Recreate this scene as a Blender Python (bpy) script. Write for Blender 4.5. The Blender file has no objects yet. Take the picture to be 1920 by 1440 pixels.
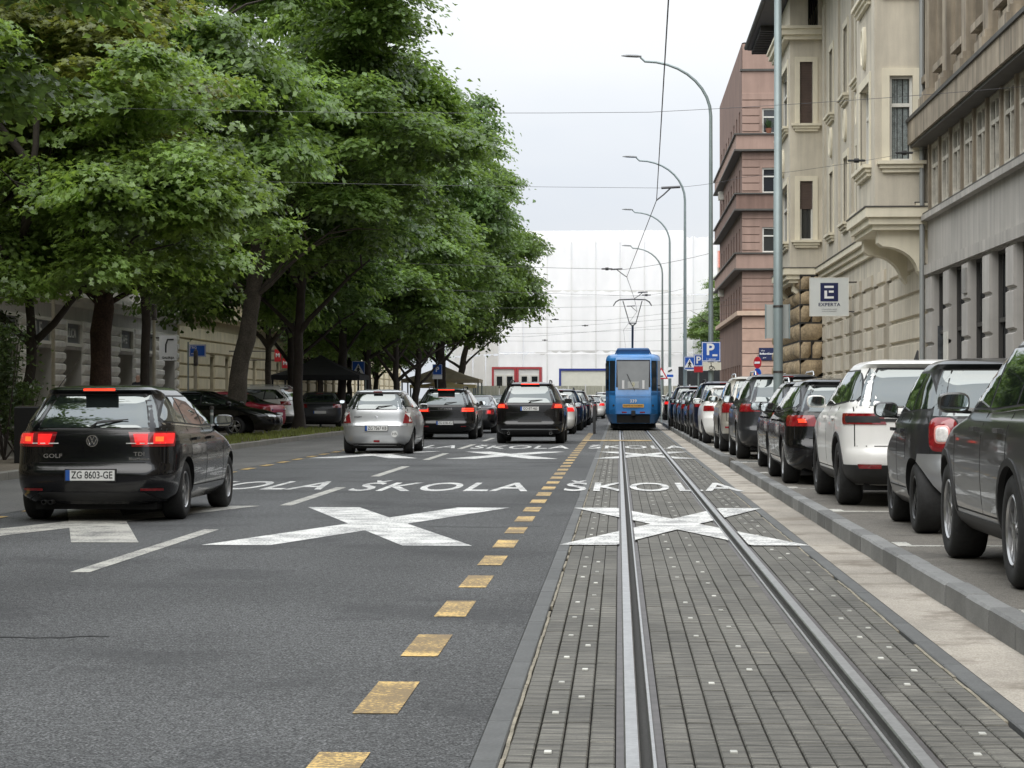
import bpy, bmesh, math, random
import numpy as np
from mathutils import Vector, Matrix
random.seed(7); np.random.seed(7)
R = math.radians
scn = bpy.context.scene
COL = scn.collection

# ------------------------------------------------------------------ camera
F = 4150.0                      # focal length in pixels of a 1920 px wide frame
CAM_H = 1.32
YAW = math.atan(200.0 / F); PIT = math.atan(25.0 / F)
cam_d = bpy.data.cameras.new('camera'); cam = bpy.data.objects.new('camera', cam_d); COL.objects.link(cam)
cam_d.sensor_width = 36.0; cam_d.lens = 36.0 * F / 1920.0
cam_d.clip_start = 0.1; cam_d.clip_end = 3000
cam.location = (0, 0, CAM_H); cam.rotation_euler = (R(90) + PIT, 0, YAW)
scn.camera = cam
CM = cam.rotation_euler.to_matrix()

def at(x, y, Y):
    """world point seen at photo pixel (x, y) at street distance Y"""
    d = CM @ Vector(((x - 960) / F, (720 - y) / F, -1.0))
    return Vector((d.x / d.y * Y, Y, CAM_H + d.z / d.y * Y))

# ------------------------------------------------------------------ sky, sun, exposure
SUN_EL, SUN_AZ = 52.0, 200.0    # the sun stands behind the camera, hidden by the cloud
w = bpy.data.worlds.new('World'); scn.world = w; w.use_nodes = True
nt = w.node_tree; nt.nodes.clear()
def N(nt, t, **kw):
    n = nt.nodes.new(t)
    for k, v in kw.items():
        if k.startswith('i_'): n.inputs[k[2:].replace('_', ' ')].default_value = v
        else: setattr(n, k, v)
    return n
out = N(nt, 'ShaderNodeOutputWorld'); bg = N(nt, 'ShaderNodeBackground')
bg.inputs['Strength'].default_value = 0.1
sky = N(nt, 'ShaderNodeTexSky'); sky.sky_type = 'NISHITA'; sky.sun_disc = False
sky.sun_elevation = R(SUN_EL); sky.sun_rotation = R(SUN_AZ); sky.air_density = 1.0; sky.dust_density = 3.0
tc = N(nt, 'ShaderNodeTexCoord'); mp = N(nt, 'ShaderNodeMapping'); mp.inputs['Scale'].default_value = (1, 1, 2.6)
n1 = N(nt, 'ShaderNodeTexNoise'); n1.inputs['Scale'].default_value = 3.2; n1.inputs['Detail'].default_value = 5; n1.inputs['Roughness'].default_value = .5
cr = N(nt, 'ShaderNodeValToRGB'); cr.color_ramp.elements[0].position = .38; cr.color_ramp.elements[1].position = .62
cr.color_ramp.elements[0].color = (8.2, 8.7, 9.4, 1); cr.color_ramp.elements[1].color = (9.3, 9.55, 9.8, 1)
mx = N(nt, 'ShaderNodeMix', data_type='RGBA'); mx.inputs['Factor'].default_value = .97
L = nt.links.new
L(tc.outputs['Generated'], mp.inputs['Vector']); L(mp.outputs[0], n1.inputs['Vector']); L(n1.outputs['Fac'], cr.inputs['Fac'])
sx = N(nt, 'ShaderNodeSeparateXYZ'); L(tc.outputs['Generated'], sx.inputs[0])
zr = N(nt, 'ShaderNodeMapRange'); zr.inputs['To Min'].default_value = .58; zr.inputs['To Max'].default_value = 1.75; L(sx.outputs['Z'], zr.inputs['Value'])
sc_ = N(nt, 'ShaderNodeVectorMath', operation='SCALE'); L(mx.outputs['Result'], sc_.inputs[0]); L(zr.outputs[0], sc_.inputs['Scale'])
L(sky.outputs[0], mx.inputs['A']); L(cr.outputs['Color'], mx.inputs['B']); L(sc_.outputs[0], bg.inputs['Color']); L(bg.outputs[0], out.inputs[0])
sd = bpy.data.lights.new('sun', 'SUN'); sd.energy = 1.5; sd.angle = R(60); sd.color = (1, .97, .92)
so = bpy.data.objects.new('sun', sd); COL.objects.link(so)
az = R(SUN_AZ)   # sky rotation is measured clockwise from +Y
sv = Vector((math.sin(az) * math.cos(R(SUN_EL)), math.cos(az) * math.cos(R(SUN_EL)), math.sin(R(SUN_EL))))
so.rotation_euler = sv.to_track_quat('Z', 'Y').to_euler()
scn.view_settings.view_transform = 'Standard'; scn.view_settings.look = 'None'
scn.view_settings.exposure = 0.52; scn.view_settings.gamma = 1.0
scn.view_settings.use_curve_mapping = False

# ------------------------------------------------------------------ materials
def lin(c):
    return tuple((v / 255 / 12.92) if v / 255 <= .04045 else ((v / 255 + .055) / 1.055) ** 2.4 for v in c)
MATS = {}
def M(name, col, rough=.6, metal=0., var=0., vs=3., streak=0., ss=1., bump=0., bs=40., coat=0., emis=0., rnd=0., spec=.5, fine=0., fs=60., trans=0., ecol=None):
    """procedural material: colour noise, vertical dirt streaks, fine grain, bump, per-object variation"""
    if name in MATS: return MATS[name]
    m = bpy.data.materials.new(name); m.use_nodes = True; nt = m.node_tree; L = nt.links.new
    b = nt.nodes['Principled BSDF']; col = tuple(col)
    b.inputs['Base Color'].default_value = (*col, 1); b.inputs['Roughness'].default_value = rough
    b.inputs['Metallic'].default_value = metal; b.inputs['Specular IOR Level'].default_value = spec
    b.inputs['Coat Weight'].default_value = coat; b.inputs['Coat Roughness'].default_value = .03
    if emis:
        b.inputs['Emission Color'].default_value = (*(ecol or col), 1); b.inputs['Emission Strength'].default_value = emis
    tcn = None
    def tc():
        nonlocal tcn
        if tcn is None: tcn = N(nt, 'ShaderNodeTexCoord')
        return tcn.outputs['Object']
    fac = []
    def noise(scale, vec, det=4, ro=.6):
        n = N(nt, 'ShaderNodeTexNoise'); n.inputs['Scale'].default_value = scale; n.inputs['Detail'].default_value = det
        n.inputs['Roughness'].default_value = ro; L(vec, n.inputs['Vector']); return n.outputs['Fac']
    def rng(src, amt, lo=.3, hi=.7):
        r = N(nt, 'ShaderNodeMapRange'); r.inputs['From Min'].default_value = lo; r.inputs['From Max'].default_value = hi
        r.inputs['To Min'].default_value = 1 - amt; r.inputs['To Max'].default_value = 1 + amt
        L(src, r.inputs['Value']); fac.append(r.outputs[0])
    if var: rng(noise(vs, tc()), var)
    if fine: rng(noise(fs, tc(), 2, .7), fine, .35, .65)
    if streak:
        mp = N(nt, 'ShaderNodeMapping'); mp.inputs['Scale'].default_value = (1, 1, .08); L(tc(), mp.inputs['Vector'])
        rng(noise(ss * 3, mp.outputs[0], 5), streak)
    if rnd:
        oi = N(nt, 'ShaderNodeObjectInfo'); rng(oi.outputs['Random'], rnd, 0, 1)
    if fac:
        cur = fac[0]
        for f in fac[1:]:
            mm = N(nt, 'ShaderNodeMath', operation='MULTIPLY'); L(cur, mm.inputs[0]); L(f, mm.inputs[1]); cur = mm.outputs[0]
        vm = N(nt, 'ShaderNodeVectorMath', operation='SCALE'); vm.inputs[0].default_value = col; L(cur, vm.inputs['Scale'])
        L(vm.outputs[0], b.inputs['Base Color'])
    if bump:
        bn = N(nt, 'ShaderNodeBump'); bn.inputs['Strength'].default_value = bump; bn.inputs['Distance'].default_value = .02
        L(noise(bs, tc(), 3), bn.inputs['Height']); L(bn.outputs[0], b.inputs['Normal'])
    if trans:
        tr = N(nt, 'ShaderNodeBsdfTranslucent'); ms = N(nt, 'ShaderNodeMixShader'); ms.inputs[0].default_value = trans
        tr.inputs['Color'].default_value = (*[min(1, c * 1.5) for c in col], 1); leaf = max(col) < .4
        if fac:
            sc2 = N(nt, 'ShaderNodeVectorMath', operation='MULTIPLY'); sc2.inputs[1].default_value = (1.7, 1.6, 1.0) if leaf else (1, 1, 1); L(vm.outputs[0], sc2.inputs[0]); L(sc2.outputs[0], tr.inputs['Color'])
        o = nt.nodes['Material Output']; L(b.outputs[0], ms.inputs[1]); L(tr.outputs[0], ms.inputs[2]); L(ms.outputs[0], o.inputs[0])
    MATS[name] = m
    return m

# ------------------------------------------------------------------ mesh helpers
class MB:
    """collects faces; build() links them as ONE mesh object"""
    def __init__(s): s.v = []; s.f = []; s.m = []; s.T = None
    def p(s, q):
        q = Vector(q)
        s.v.append(tuple(s.T @ q) if s.T is not None else tuple(q)); return len(s.v) - 1
    def poly(s, pts, mi=0):
        s.f.append([s.p(q) for q in pts]); s.m.append(mi)
    def box(s, x0, x1, y0, y1, z0, z1, mi=0, c=0.):
        if x1 < x0: x0, x1 = x1, x0
        if y1 < y0: y0, y1 = y1, y0
        if z1 < z0: z0, z1 = z1, z0
        if c <= 0:
            i = [s.p(q) for q in ((x0,y0,z0),(x1,y0,z0),(x1,y1,z0),(x0,y1,z0),(x0,y0,z1),(x1,y0,z1),(x1,y1,z1),(x0,y1,z1))]
            for q in ((3,2,1,0),(4,5,6,7),(0,1,5,4),(1,2,6,5),(2,3,7,6),(3,0,4,7)):
                s.f.append([i[k] for k in q]); s.m.append(mi)
        else:   # upper edges chamfered
            a = [(x0,y0),(x1,y0),(x1,y1),(x0,y1)]; b = [(x0+c,y0+c),(x1-c,y0+c),(x1-c,y1-c),(x0+c,y1-c)]
            i = [s.p((*q, z0)) for q in a] + [s.p((*q, z1-c)) for q in a] + [s.p((*q, z1)) for q in b]
            for q in ((3,2,1,0),(8,9,10,11),(0,1,5,4),(1,2,6,5),(2,3,7,6),(3,0,4,7),(4,5,9,8),(5,6,10,9),(6,7,11,10),(7,4,8,11)):
                s.f.append([i[k] for k in q]); s.m.append(mi)
        return s
    def tube(s, pts, r, n=8, mi=0, cap=True):
        pts = [Vector(p) for p in pts]; rs = r if isinstance(r, (list, tuple)) else [r] * len(pts)
        prev = None; rings = []
        up = Vector((0, 0, 1))
        for k, p in enumerate(pts):
            d = (pts[min(k+1, len(pts)-1)] - pts[max(k-1, 0)]).normalized()
            if prev is None:
                a = d.cross(up)
                if a.length < .05: a = d.cross(Vector((0, 1, 0)))
                a.normalize()
            else:
                a = (prev - d * prev.dot(d)).normalized()
            prev = a; b = d.cross(a)
            rings.append([s.p(p + (a * math.cos(t) + b * math.sin(t)) * rs[k]) for t in [2*math.pi*j/n for j in range(n)]])
        for k in range(len(rings)-1):
            for j in range(n):
                s.f.append([rings[k][j], rings[k][(j+1) % n], rings[k+1][(j+1) % n], rings[k+1][j]]); s.m.append(mi)
        if cap:
            s.f.append(rings[0][::-1]); s.m.append(mi); s.f.append(rings[-1]); s.m.append(mi)
        return s
    def lathe(s, prof, n=24, mi=0, axis='x', c=(0, 0, 0)):
        rings = []
        for r, h in prof:
            ring = []
            for j in range(n):
                t = 2*math.pi*j/n; a, b = r*math.cos(t), r*math.sin(t)
                q = (h, a, b) if axis == 'x' else ((a, h, b) if axis == 'y' else (a, b, h))
                ring.append(s.p((q[0]+c[0], q[1]+c[1], q[2]+c[2])))
            rings.append(ring)
        for k in range(len(rings)-1):
            for j in range(n):
                s.f.append([rings[k][j], rings[k][(j+1) % n], rings[k+1][(j+1) % n], rings[k+1][j]]); s.m.append(mi)
        return s
    def grid(s, rows, mi=0):
        idx = [[s.p(q) for q in r] for r in rows]
        for a in range(len(idx)-1):
            for b in range(len(idx[0])-1):
                s.f.append([idx[a][b], idx[a][b+1], idx[a+1][b+1], idx[a+1][b]]); s.m.append(mi)
        return idx
    def mesh(s, name, mats, smooth=None):
        me = bpy.data.meshes.new(name); me.from_pydata(s.v, [], s.f)
        for m in (mats if isinstance(mats, (list, tuple)) else [mats]): me.materials.append(m)
        if len(set(s.m)) > 1 or (s.m and s.m[0]): me.polygons.foreach_set('material_index', s.m)
        bm = bmesh.new(); bm.from_mesh(me); bmesh.ops.recalc_face_normals(bm, faces=bm.faces); bm.to_mesh(me); bm.free()
        if smooth is not None:
            me.polygons.foreach_set('use_smooth', [True] * len(me.polygons))
            if smooth < 180: me.set_sharp_from_angle(angle=R(smooth))
        me.update(); return me
    def build(s, name, mats, parent=None, smooth=None, loc=None):
        return link(name, s.mesh(name, mats, smooth), parent, loc)

def link(name, me, parent=None, loc=None, rot=None):
    o = bpy.data.objects.new(name, me); COL.objects.link(o)
    if parent is not None: o.parent = parent
    if loc is not None: o.location = loc
    if rot is not None: o.rotation_euler = rot
    return o
def tag(o, label, cat, group=None):
    o['label'] = label; o['category'] = cat
    if group: o['group'] = group
    return o
def thing(name, label, cat, loc=(0, 0, 0), rz=0., group=None):
    o = link(name, None, None, loc, (0, 0, rz)); o.empty_display_size = .2
    return tag(o, label, cat, group)
def struct(o, kind='structure'):
    o['kind'] = kind; return o
def copy_tree(o, parent=None):
    c = o.copy(); COL.objects.link(c); c.parent = parent
    for ch in list(o.children): copy_tree(ch, c)
    return c

def pch(pts):
    """monotone cubic through (x, y) points"""
    xs = np.array([p[0] for p in pts], float); ys = np.array([p[1] for p in pts], float)
    h = np.diff(xs); d = np.diff(ys) / h; m = np.zeros_like(xs)
    m[0], m[-1] = d[0], d[-1]
    for k in range(1, len(xs)-1):
        if d[k-1] * d[k] > 0:
            w1, w2 = 2*h[k]+h[k-1], h[k]+2*h[k-1]; m[k] = (w1+w2)/(w1/d[k-1]+w2/d[k])
    def f(x):
        x = min(max(x, xs[0]), xs[-1]); k = min(max(int(np.searchsorted(xs, x) - 1), 0), len(h)-1); t = (x-xs[k])/h[k]
        return float(ys[k]*(2*t**3-3*t*t+1)+h[k]*m[k]*(t**3-2*t*t+t)+ys[k+1]*(-2*t**3+3*t*t)+h[k]*m[k+1]*(t**3-t*t))
    return f
def lerp(pts):
    xs = [p[0] for p in pts]; ys = [p[1] for p in pts]
    return lambda x: float(np.interp(x, xs, ys))

def text_mesh(s, size, mat, ext=.004, bold=0., spacing=1., sx=1.):
    """flat lettering in the local x-z plane (reads from -y), centred on the origin"""
    cu = bpy.data.curves.new('lettering', 'FONT'); cu.body = s; cu.size = size; cu.extrude = ext; cu.offset = bold
    cu.align_x = 'CENTER'; cu.align_y = 'CENTER'; cu.space_character = spacing; cu.resolution_u = 4
    ob = bpy.data.objects.new('tmp_text', cu); COL.objects.link(ob)
    dg = bpy.context.evaluated_depsgraph_get(); me = bpy.data.meshes.new_from_object(ob.evaluated_get(dg))
    bpy.data.objects.remove(ob); bpy.data.curves.remove(cu)
    me.transform(Matrix.Rotation(R(90), 4, 'X') @ Matrix.Diagonal((sx, 1, 1, 1)))
    me.materials.clear(); me.materials.append(mat); me.name = 'lettering'
    return me
# ------------------------------------------------------------------ ground, road, track, kerbs
def ground_mat(name, col, rough=.85, grain=.3, gscale=260, patch=.12, pscale=.35, bump=.5, worn=None, tint=None):
    m = bpy.data.materials.new(name); m.use_nodes = True; nt = m.node_tree; L = nt.links.new
    b = nt.nodes['Principled BSDF']; b.inputs['Roughness'].default_value = rough; b.inputs['Specular IOR Level'].default_value = .35
    tc = N(nt, 'ShaderNodeTexCoord').outputs['Object']
    def noise(s, d=3, r=.6, vec=None, sc=None):
        v = tc
        if sc:
            mp = N(nt, 'ShaderNodeMapping'); mp.inputs['Scale'].default_value = sc; L(tc, mp.inputs['Vector']); v = mp.outputs[0]
        n = N(nt, 'ShaderNodeTexNoise'); n.inputs['Scale'].default_value = s; n.inputs['Detail'].default_value = d; n.inputs['Roughness'].default_value = r
        L(v, n.inputs['Vector']); return n.outputs['Fac']
    def rng(src, lo, hi, a, c):
        r = N(nt, 'ShaderNodeMapRange'); r.inputs['From Min'].default_value = lo; r.inputs['From Max'].default_value = hi
        r.inputs['To Min'].default_value = a; r.inputs['To Max'].default_value = c; L(src, r.inputs['Value']); return r.outputs[0]
    def mul(a, c):
        k = N(nt, 'ShaderNodeMath', operation='MULTIPLY'); L(a, k.inputs[0]); L(c, k.inputs[1]); return k.outputs[0]
    g = noise(gscale, 2, .75)
    f = mul(rng(g, .38, .64, 1-grain*.85, 1+grain*1.05), rng(noise(gscale/4, 3, .75), .34, .66, 1-grain*.5, 1+grain*.6))
    f = mul(f, rng(noise(pscale, 5, .55), .3, .7, 1-patch, 1+patch))
    f = mul(f, rng(noise(pscale*2, 4, .5, sc=(1, .12, 1)), .3, .7, 1-patch, 1+patch))
    vm = N(nt, 'ShaderNodeVectorMath', operation='SCALE'); vm.inputs[0].default_value = col; L(f, vm.inputs['Scale']); c = vm.outputs[0]
    if tint:   # second colour in blotches
        mx = N(nt, 'ShaderNodeMix', data_type='RGBA'); L(rng(noise(tint[1], 6, .65), .52, .62, 0, tint[2]), mx.inputs['Factor'])
        L(c, mx.inputs['A']); mx.inputs['B'].default_value = (*tint[0], 1); c = mx.outputs['Result']
    L(c, b.inputs['Base Color'])
    bn = N(nt, 'ShaderNodeBump'); bn.inputs['Strength'].default_value = bump; bn.inputs['Distance'].default_value = .01; L(g, bn.inputs['Height']); L(bn.outputs[0], b.inputs['Normal'])
    MATS[name] = m; return m
asphalt = ground_mat('asphalt', (.074, .076, .077), grain=.9, gscale=80, patch=.2, pscale=.3, tint=((.034, .035, .037), .5, .45))
asphalt2 = ground_mat('asphalt_parking', (.135, .125, .108), grain=.45, gscale=120, patch=.14, tint=((.07, .065, .058), 1.2, .6))
concrete = ground_mat('concrete_strip', (.33, .30, .257), grain=.2, gscale=90, patch=.22, pscale=.6, tint=((.17, .145, .115), 1.1, .8), bump=.3)
pavem = ground_mat('pavement_slabs', (.17, .155, .135), grain=.2, gscale=60, patch=.18)
soil = ground_mat('verge_soil', (.12, .10, .075), grain=.35, gscale=50, patch=.2)
stone_k = M('kerb_stone', (.175, .177, .172), .75, var=.12, vs=5, fine=.12, fs=90, bump=.2, bs=80, rnd=.26)
kerb_dark = M('edging_stone', (.098, .101, .099), .7, var=.14, vs=5, fine=.15, fs=80, rnd=.12)

# paver material: ribbed, weathered concrete of the tram track
def paver_mat():
    m = bpy.data.materials.new('track_paver'); m.use_nodes = True; nt = m.node_tree; L = nt.links.new
    b = nt.nodes['Principled BSDF']; b.inputs['Roughness'].default_value = .72; b.inputs['Specular IOR Level'].default_value = .4
    g = N(nt, 'ShaderNodeNewGeometry').outputs['Position']
    def noise(s, sc, d=4, ro=.65):
        mp = N(nt, 'ShaderNodeMapping'); mp.inputs['Scale'].default_value = sc; L(g, mp.inputs['Vector'])
        n = N(nt, 'ShaderNodeTexNoise'); n.inputs['Scale'].default_value = s; n.inputs['Detail'].default_value = d; n.inputs['Roughness'].default_value = ro
        L(mp.outputs[0], n.inputs['Vector']); return n.outputs['Fac']
    def rng(src, lo, hi, a, c):
        r = N(nt, 'ShaderNodeMapRange'); r.inputs['From Min'].default_value = lo; r.inputs['From Max'].default_value = hi
        r.inputs['To Min'].default_value = a; r.inputs['To Max'].default_value = c; L(src, r.inputs['Value']); return r.outputs[0]
    streaks = noise(9, (.55, 6, 1)); blot = noise(.9, (1, .5, 1)); fine = noise(120, (1, 1, 1), 2)
    cr = N(nt, 'ShaderNodeValToRGB'); L(streaks, cr.inputs['Fac'])
    cr.color_ramp.elements[0].position = .36; cr.color_ramp.elements[0].color = (.080, .077, .067, 1)
    cr.color_ramp.elements[1].position = .70; cr.color_ramp.elements[1].color = (.25, .236, .198, 1)
    e = cr.color_ramp.elements.new(.52); e.color = (.135, .130, .113, 1)
    a = N(nt, 'ShaderNodeMath', operation='MULTIPLY'); L(rng(blot, .3, .7, .70, 1.25), a.inputs[0]); L(rng(fine, .3, .7, .8, 1.2), a.inputs[1])
    oi = N(nt, 'ShaderNodeObjectInfo'); a2 = N(nt, 'ShaderNodeMath', operation='MULTIPLY'); L(a.outputs[0], a2.inputs[0]); L(rng(oi.outputs['Random'], 0, 1, .84, 1.14), a2.inputs[1])
    # transverse ribs pressed into the surface every few centimetres
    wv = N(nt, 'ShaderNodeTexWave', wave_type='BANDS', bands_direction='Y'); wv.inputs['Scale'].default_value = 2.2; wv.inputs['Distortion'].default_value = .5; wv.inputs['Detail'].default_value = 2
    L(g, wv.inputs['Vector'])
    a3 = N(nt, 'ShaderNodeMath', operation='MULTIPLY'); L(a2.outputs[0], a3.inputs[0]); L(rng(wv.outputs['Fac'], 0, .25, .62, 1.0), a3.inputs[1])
    vm = N(nt, 'ShaderNodeVectorMath', operation='SCALE'); L(cr.outputs['Color'], vm.inputs[0]); L(a3.outputs[0], vm.inputs['Scale']); L(vm.outputs[0], b.inputs['Base Color'])
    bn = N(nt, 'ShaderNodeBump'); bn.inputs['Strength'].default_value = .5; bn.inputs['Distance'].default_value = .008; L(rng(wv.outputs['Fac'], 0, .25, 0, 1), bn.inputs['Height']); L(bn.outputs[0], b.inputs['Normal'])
    return m
paver = paver_mat()
joint = M('joint_filler', (.035, .034, .031), .9, fine=.3, fs=60)
seal = M('joint_seal', (.24, .215, .165), .85, var=.35, vs=6, fine=.2)
steel = M('rail_steel', (.40, .40, .39), .38, 1.0, var=.12, vs=8, fine=.1, fs=30)
steel_dark = M('rail_side_steel', (.11, .10, .095), .5, .8, var=.3, vs=10)

def paint_mat(name, col, wear):
    """worn road paint: holes in the paint let the dark grain show"""
    m = bpy.data.materials.new(name); m.use_nodes = True; nt = m.node_tree; L = nt.links.new
    b = nt.nodes['Principled BSDF']; b.inputs['Roughness'].default_value = .6
    tc = N(nt, 'ShaderNodeNewGeometry').outputs['Position']
    n = N(nt, 'ShaderNodeTexNoise'); n.inputs['Scale'].default_value = 45; n.inputs['Detail'].default_value = 6; n.inputs['Roughness'].default_value = .75; L(tc, n.inputs['Vector'])
    n2 = N(nt, 'ShaderNodeTexNoise'); n2.inputs['Scale'].default_value = 2.5; n2.inputs['Detail'].default_value = 3; L(tc, n2.inputs['Vector'])
    ad = N(nt, 'ShaderNodeMath', operation='MULTIPLY_ADD'); L(n2.outputs['Fac'], ad.inputs[0]); ad.inputs[1].default_value = .5; L(n.outputs['Fac'], ad.inputs[2])
    r = N(nt, 'ShaderNodeMapRange'); r.inputs['From Min'].default_value = .58 + wear*.22; r.inputs['From Max'].default_value = .5 + wear*.22; L(ad.outputs[0], r.inputs['Value'])
    r.inputs['From Min'].default_value, r.inputs['From Max'].default_value = .5+wear, .62+wear
    r.inputs['To Min'].default_value, r.inputs['To Max'].default_value = 0, 1
    cm = N(nt, 'ShaderNodeMix', data_type='RGBA'); L(r.outputs[0], cm.inputs['Factor']); cm.inputs['A'].default_value = (*col, 1); cm.inputs['B'].default_value = (col[0]*.28, col[1]*.28, col[2]*.28+.01, 1)
    L(cm.outputs['Result'], b.inputs['Base Color']); return m
white_p = paint_mat('white_road_paint', (.76, .76, .73), .21)
white_w = paint_mat('worn_white_paint', (.50, .49, .44), .22)
yell_p = paint_mat('yellow_road_paint', (.74, .50, .16), .15)

def sheet(name, x0, x1, y0, y1, z, mat, kind='structure', ny=1):
    mb = MB(); ys = [y0 + (y1-y0)*k/ny for k in range(ny+1)]
    mb.grid([[(x0, y, z), (x1, y, z)] for y in ys])
    o = mb.build(name, mat); 
    if kind: struct(o, kind)
    return o
ground = sheet('ground', -900, 900, -200, 2500, -.06, ground_mat('far_ground', (.10, .10, .098), grain=.2, gscale=30))
road = sheet('road', -9.75, -.535, -20, 260, 0, asphalt)
# road continues right of the crossing beyond the parking row
road2 = sheet('far_road', 2.2, 40, 91, 260, -.004, asphalt)
left_track = sheet('left_tram_lane', -9.72, -6.95, -20, 260, .004, ground_mat('left_lane_paving', (.115, .113, .107), grain=.3, gscale=80, patch=.2))

# --- right-hand tram track: bed, kerb edging, rails, paver rows
bed = sheet('tram_track_bed', -.535, 2.2, 1, 190, -.035, joint)
RL, RR = .08, 1.08                  # inner faces of the two rails
mb = MB()
for x0, x1 in ((-.533, -.433), (1.593, 1.69)):
    y = 6.0; k = 0
    while y < 120:
        l = 1.0; MBk = MB(); MBk.box(x0, x1, y+.004, y+l-.004, -.2, 0.004 + .002*random.random(), c=.006)
        if y < 30: MBk.build('edging_stone', kerb_dark, bed)
        else: mb.box(x0, x1, y+.004, y+l-.004, -.2, .004)
        y += l
mb.build('far_edging_stones', kerb_dark, bed)['kind'] = 'stuff'
mb = MB()
for x0, x1 in ((-.431, -.416), (1.575, 1.591)):
    pts = [6 + .35*k for k in range(int(120/.35))]
    for k in range(len(pts)-1):
        if random.random() < .12: continue
        d = random.uniform(-.003, .003); mb.box(x0+d, x1+d, pts[k], pts[k+1]+.002, -.03, -.001 - random.random()*.006)
mb.build('joint_seal', seal, bed)
# grooved rails: head, groove, lip
for s, xi in ((-1, RL), (1, RR)):
    mbh = MB(); mbg = MB()
    h0, h1 = (xi-.06, xi) if s < 0 else (xi, xi+.06)
    l0, l1 = (xi+.042, xi+.06) if s < 0 else (xi-.06, xi-.042)
    mbh.box(h0, h1, 1, 190, -.12, .006, c=.006)
    mbh.box(min(l0, l1), max(l0, l1), 1, 190, -.12, -.002, c=.003)
    r = mbh.build('rail', steel, bed)
    g0, g1 = min(xi, l0 if s < 0 else l1), max(xi, l0 if s < 0 else l1)
    mbg.box(g0+.001, g1-.001, 1, 190, -.12, -.04); 
    mbg.box(h0-.03 if s < 0 else h1, h0 if s < 0 else h1+.03, 1, 190, -.12, -.008)
    mbg.box(l1 if s < 0 else l0-.03, l1+.03 if s < 0 else l0, 1, 190, -.12, -.012)
    mbg.build('rail_groove', steel_dark, bed)
cols = []
def colset(a, b, n):
    for k in range(n): cols.append((a + (b-a)*k/n, a + (b-a)*(k+1)/n))
colset(-.414, -.012, 4); colset(.172, .988, 8); colset(1.172, 1.573, 4)
stud_cols = {1: 0, 2: 1, 6: 0, 8: 1, 13: 0, 14: 1}
stud_m = M('white_stud', (.50, .50, .46), .6, var=.15, rnd=.3)
PL = .5; meshes = {}
pmb = MB(); smb_far = MB(); studm = None
npv = 0
for ci, (a, b) in enumerate(cols):
    wd = b - a - .006
    if ci not in meshes:
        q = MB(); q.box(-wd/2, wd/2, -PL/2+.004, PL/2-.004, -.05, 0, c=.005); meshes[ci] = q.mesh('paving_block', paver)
    for rI in range(int((100-7.0)/PL)):
        yc = 7.0 + PL*(rI+.5) + (.0 if ci % 2 else .0)
        dz = random.uniform(-.003, .002); xc = (a+b)/2
        if yc < 16.3:
            o = link('paving_block', meshes[ci], bed, (xc, yc, dz)); o.rotation_euler = (random.uniform(-.004, .004), random.uniform(-.012, .012), 0)
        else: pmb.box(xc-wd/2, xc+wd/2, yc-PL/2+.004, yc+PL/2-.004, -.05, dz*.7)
        if ci in stud_cols and rI % 2 == stud_cols[ci] and random.random() < .8:
            if studm is None:
                q = MB(); q.box(-.014, .014, -.02, .02, -.004, .004, c=.002); studm = q.mesh('paving_stud', stud_m)
            if yc < 24: link('paving_stud', studm, bed, (xc, yc + random.uniform(-.02, .02), .003))
            elif yc < 60: smb_far.box(xc-.017, xc+.017, yc-.028, yc+.028, 0, .005)
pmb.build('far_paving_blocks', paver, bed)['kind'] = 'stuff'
smb_far.build('far_paving_studs', stud_m, bed)['kind'] = 'stuff'

# --- pale concrete strip, kerb, parking lane, pavement on the right
strip = sheet('concrete_strip', 1.692, 2.075, 1, 112, .002, concrete, ny=60)
KX0, KX1, KZ = 2.06, 2.21, .15
kerb = thing('kerb', 'grey stone kerb between tram track and parked cars, broken by a gap', 'kerb')
q = MB(); q.box(KX0, KX1, -.403, .403, -.1, KZ, c=.016); km = q.mesh('kerb_stone', stone_k)
y = 5.5
while y < 104:
    if not (41.2 < y < 44.9):
        o = link('kerb_stone', km, kerb, (random.uniform(-.004, .004), y, random.uniform(-.004, .003)))
    y += .82
q = MB(); q.T = Matrix.Translation((2.2, 44.9, 0)) @ Matrix.Rotation(R(-52), 4, 'Z'); q.box(-.06, .75, -.16, 0, -.1, KZ-.004, c=.012); q.build('kerb_stone', stone_k, kerb)
q = MB(); q.T = Matrix.Translation((2.2, 41.0, 0)) @ Matrix.Rotation(R(35), 4, 'Z'); q.box(-.02, .6, -.12, .03, -.1, KZ-.006, c=.012); q.build('kerb_stone', stone_k, kerb)
PZ = .125
mb = MB(); mb.box(2.212, 4.85, -10, 104, -.3, PZ); parking = struct(mb.build('parking_lane', asphalt2))
mb = MB(); mb.box(4.85, 7.3, -10, 90.5, -.3, PZ+.10); struct(mb.build('pavement_right', pavem))
mb = MB(); mb.box(4.85, 7.6, 118, 200, -.3, PZ+.06); struct(mb.build('pavement_far_right', pavem))
for yb in (12.1, 17.9, 23.3, 29.2, 35.0, 40.6, 47.0, 53.2, 59.6, 66, 72):
    mb = MB(); mb.box(2.24, 2.55, yb-.06, yb+.06, PZ+.001, PZ+.005); mb.box(2.24, 2.36, yb+.06, yb+.45, PZ+.001, PZ+.005); mb.box(2.55, 4.7, yb-.05, yb+.05, PZ+.001, PZ+.005); mb.build('bay_marking', white_w, parking)
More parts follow.
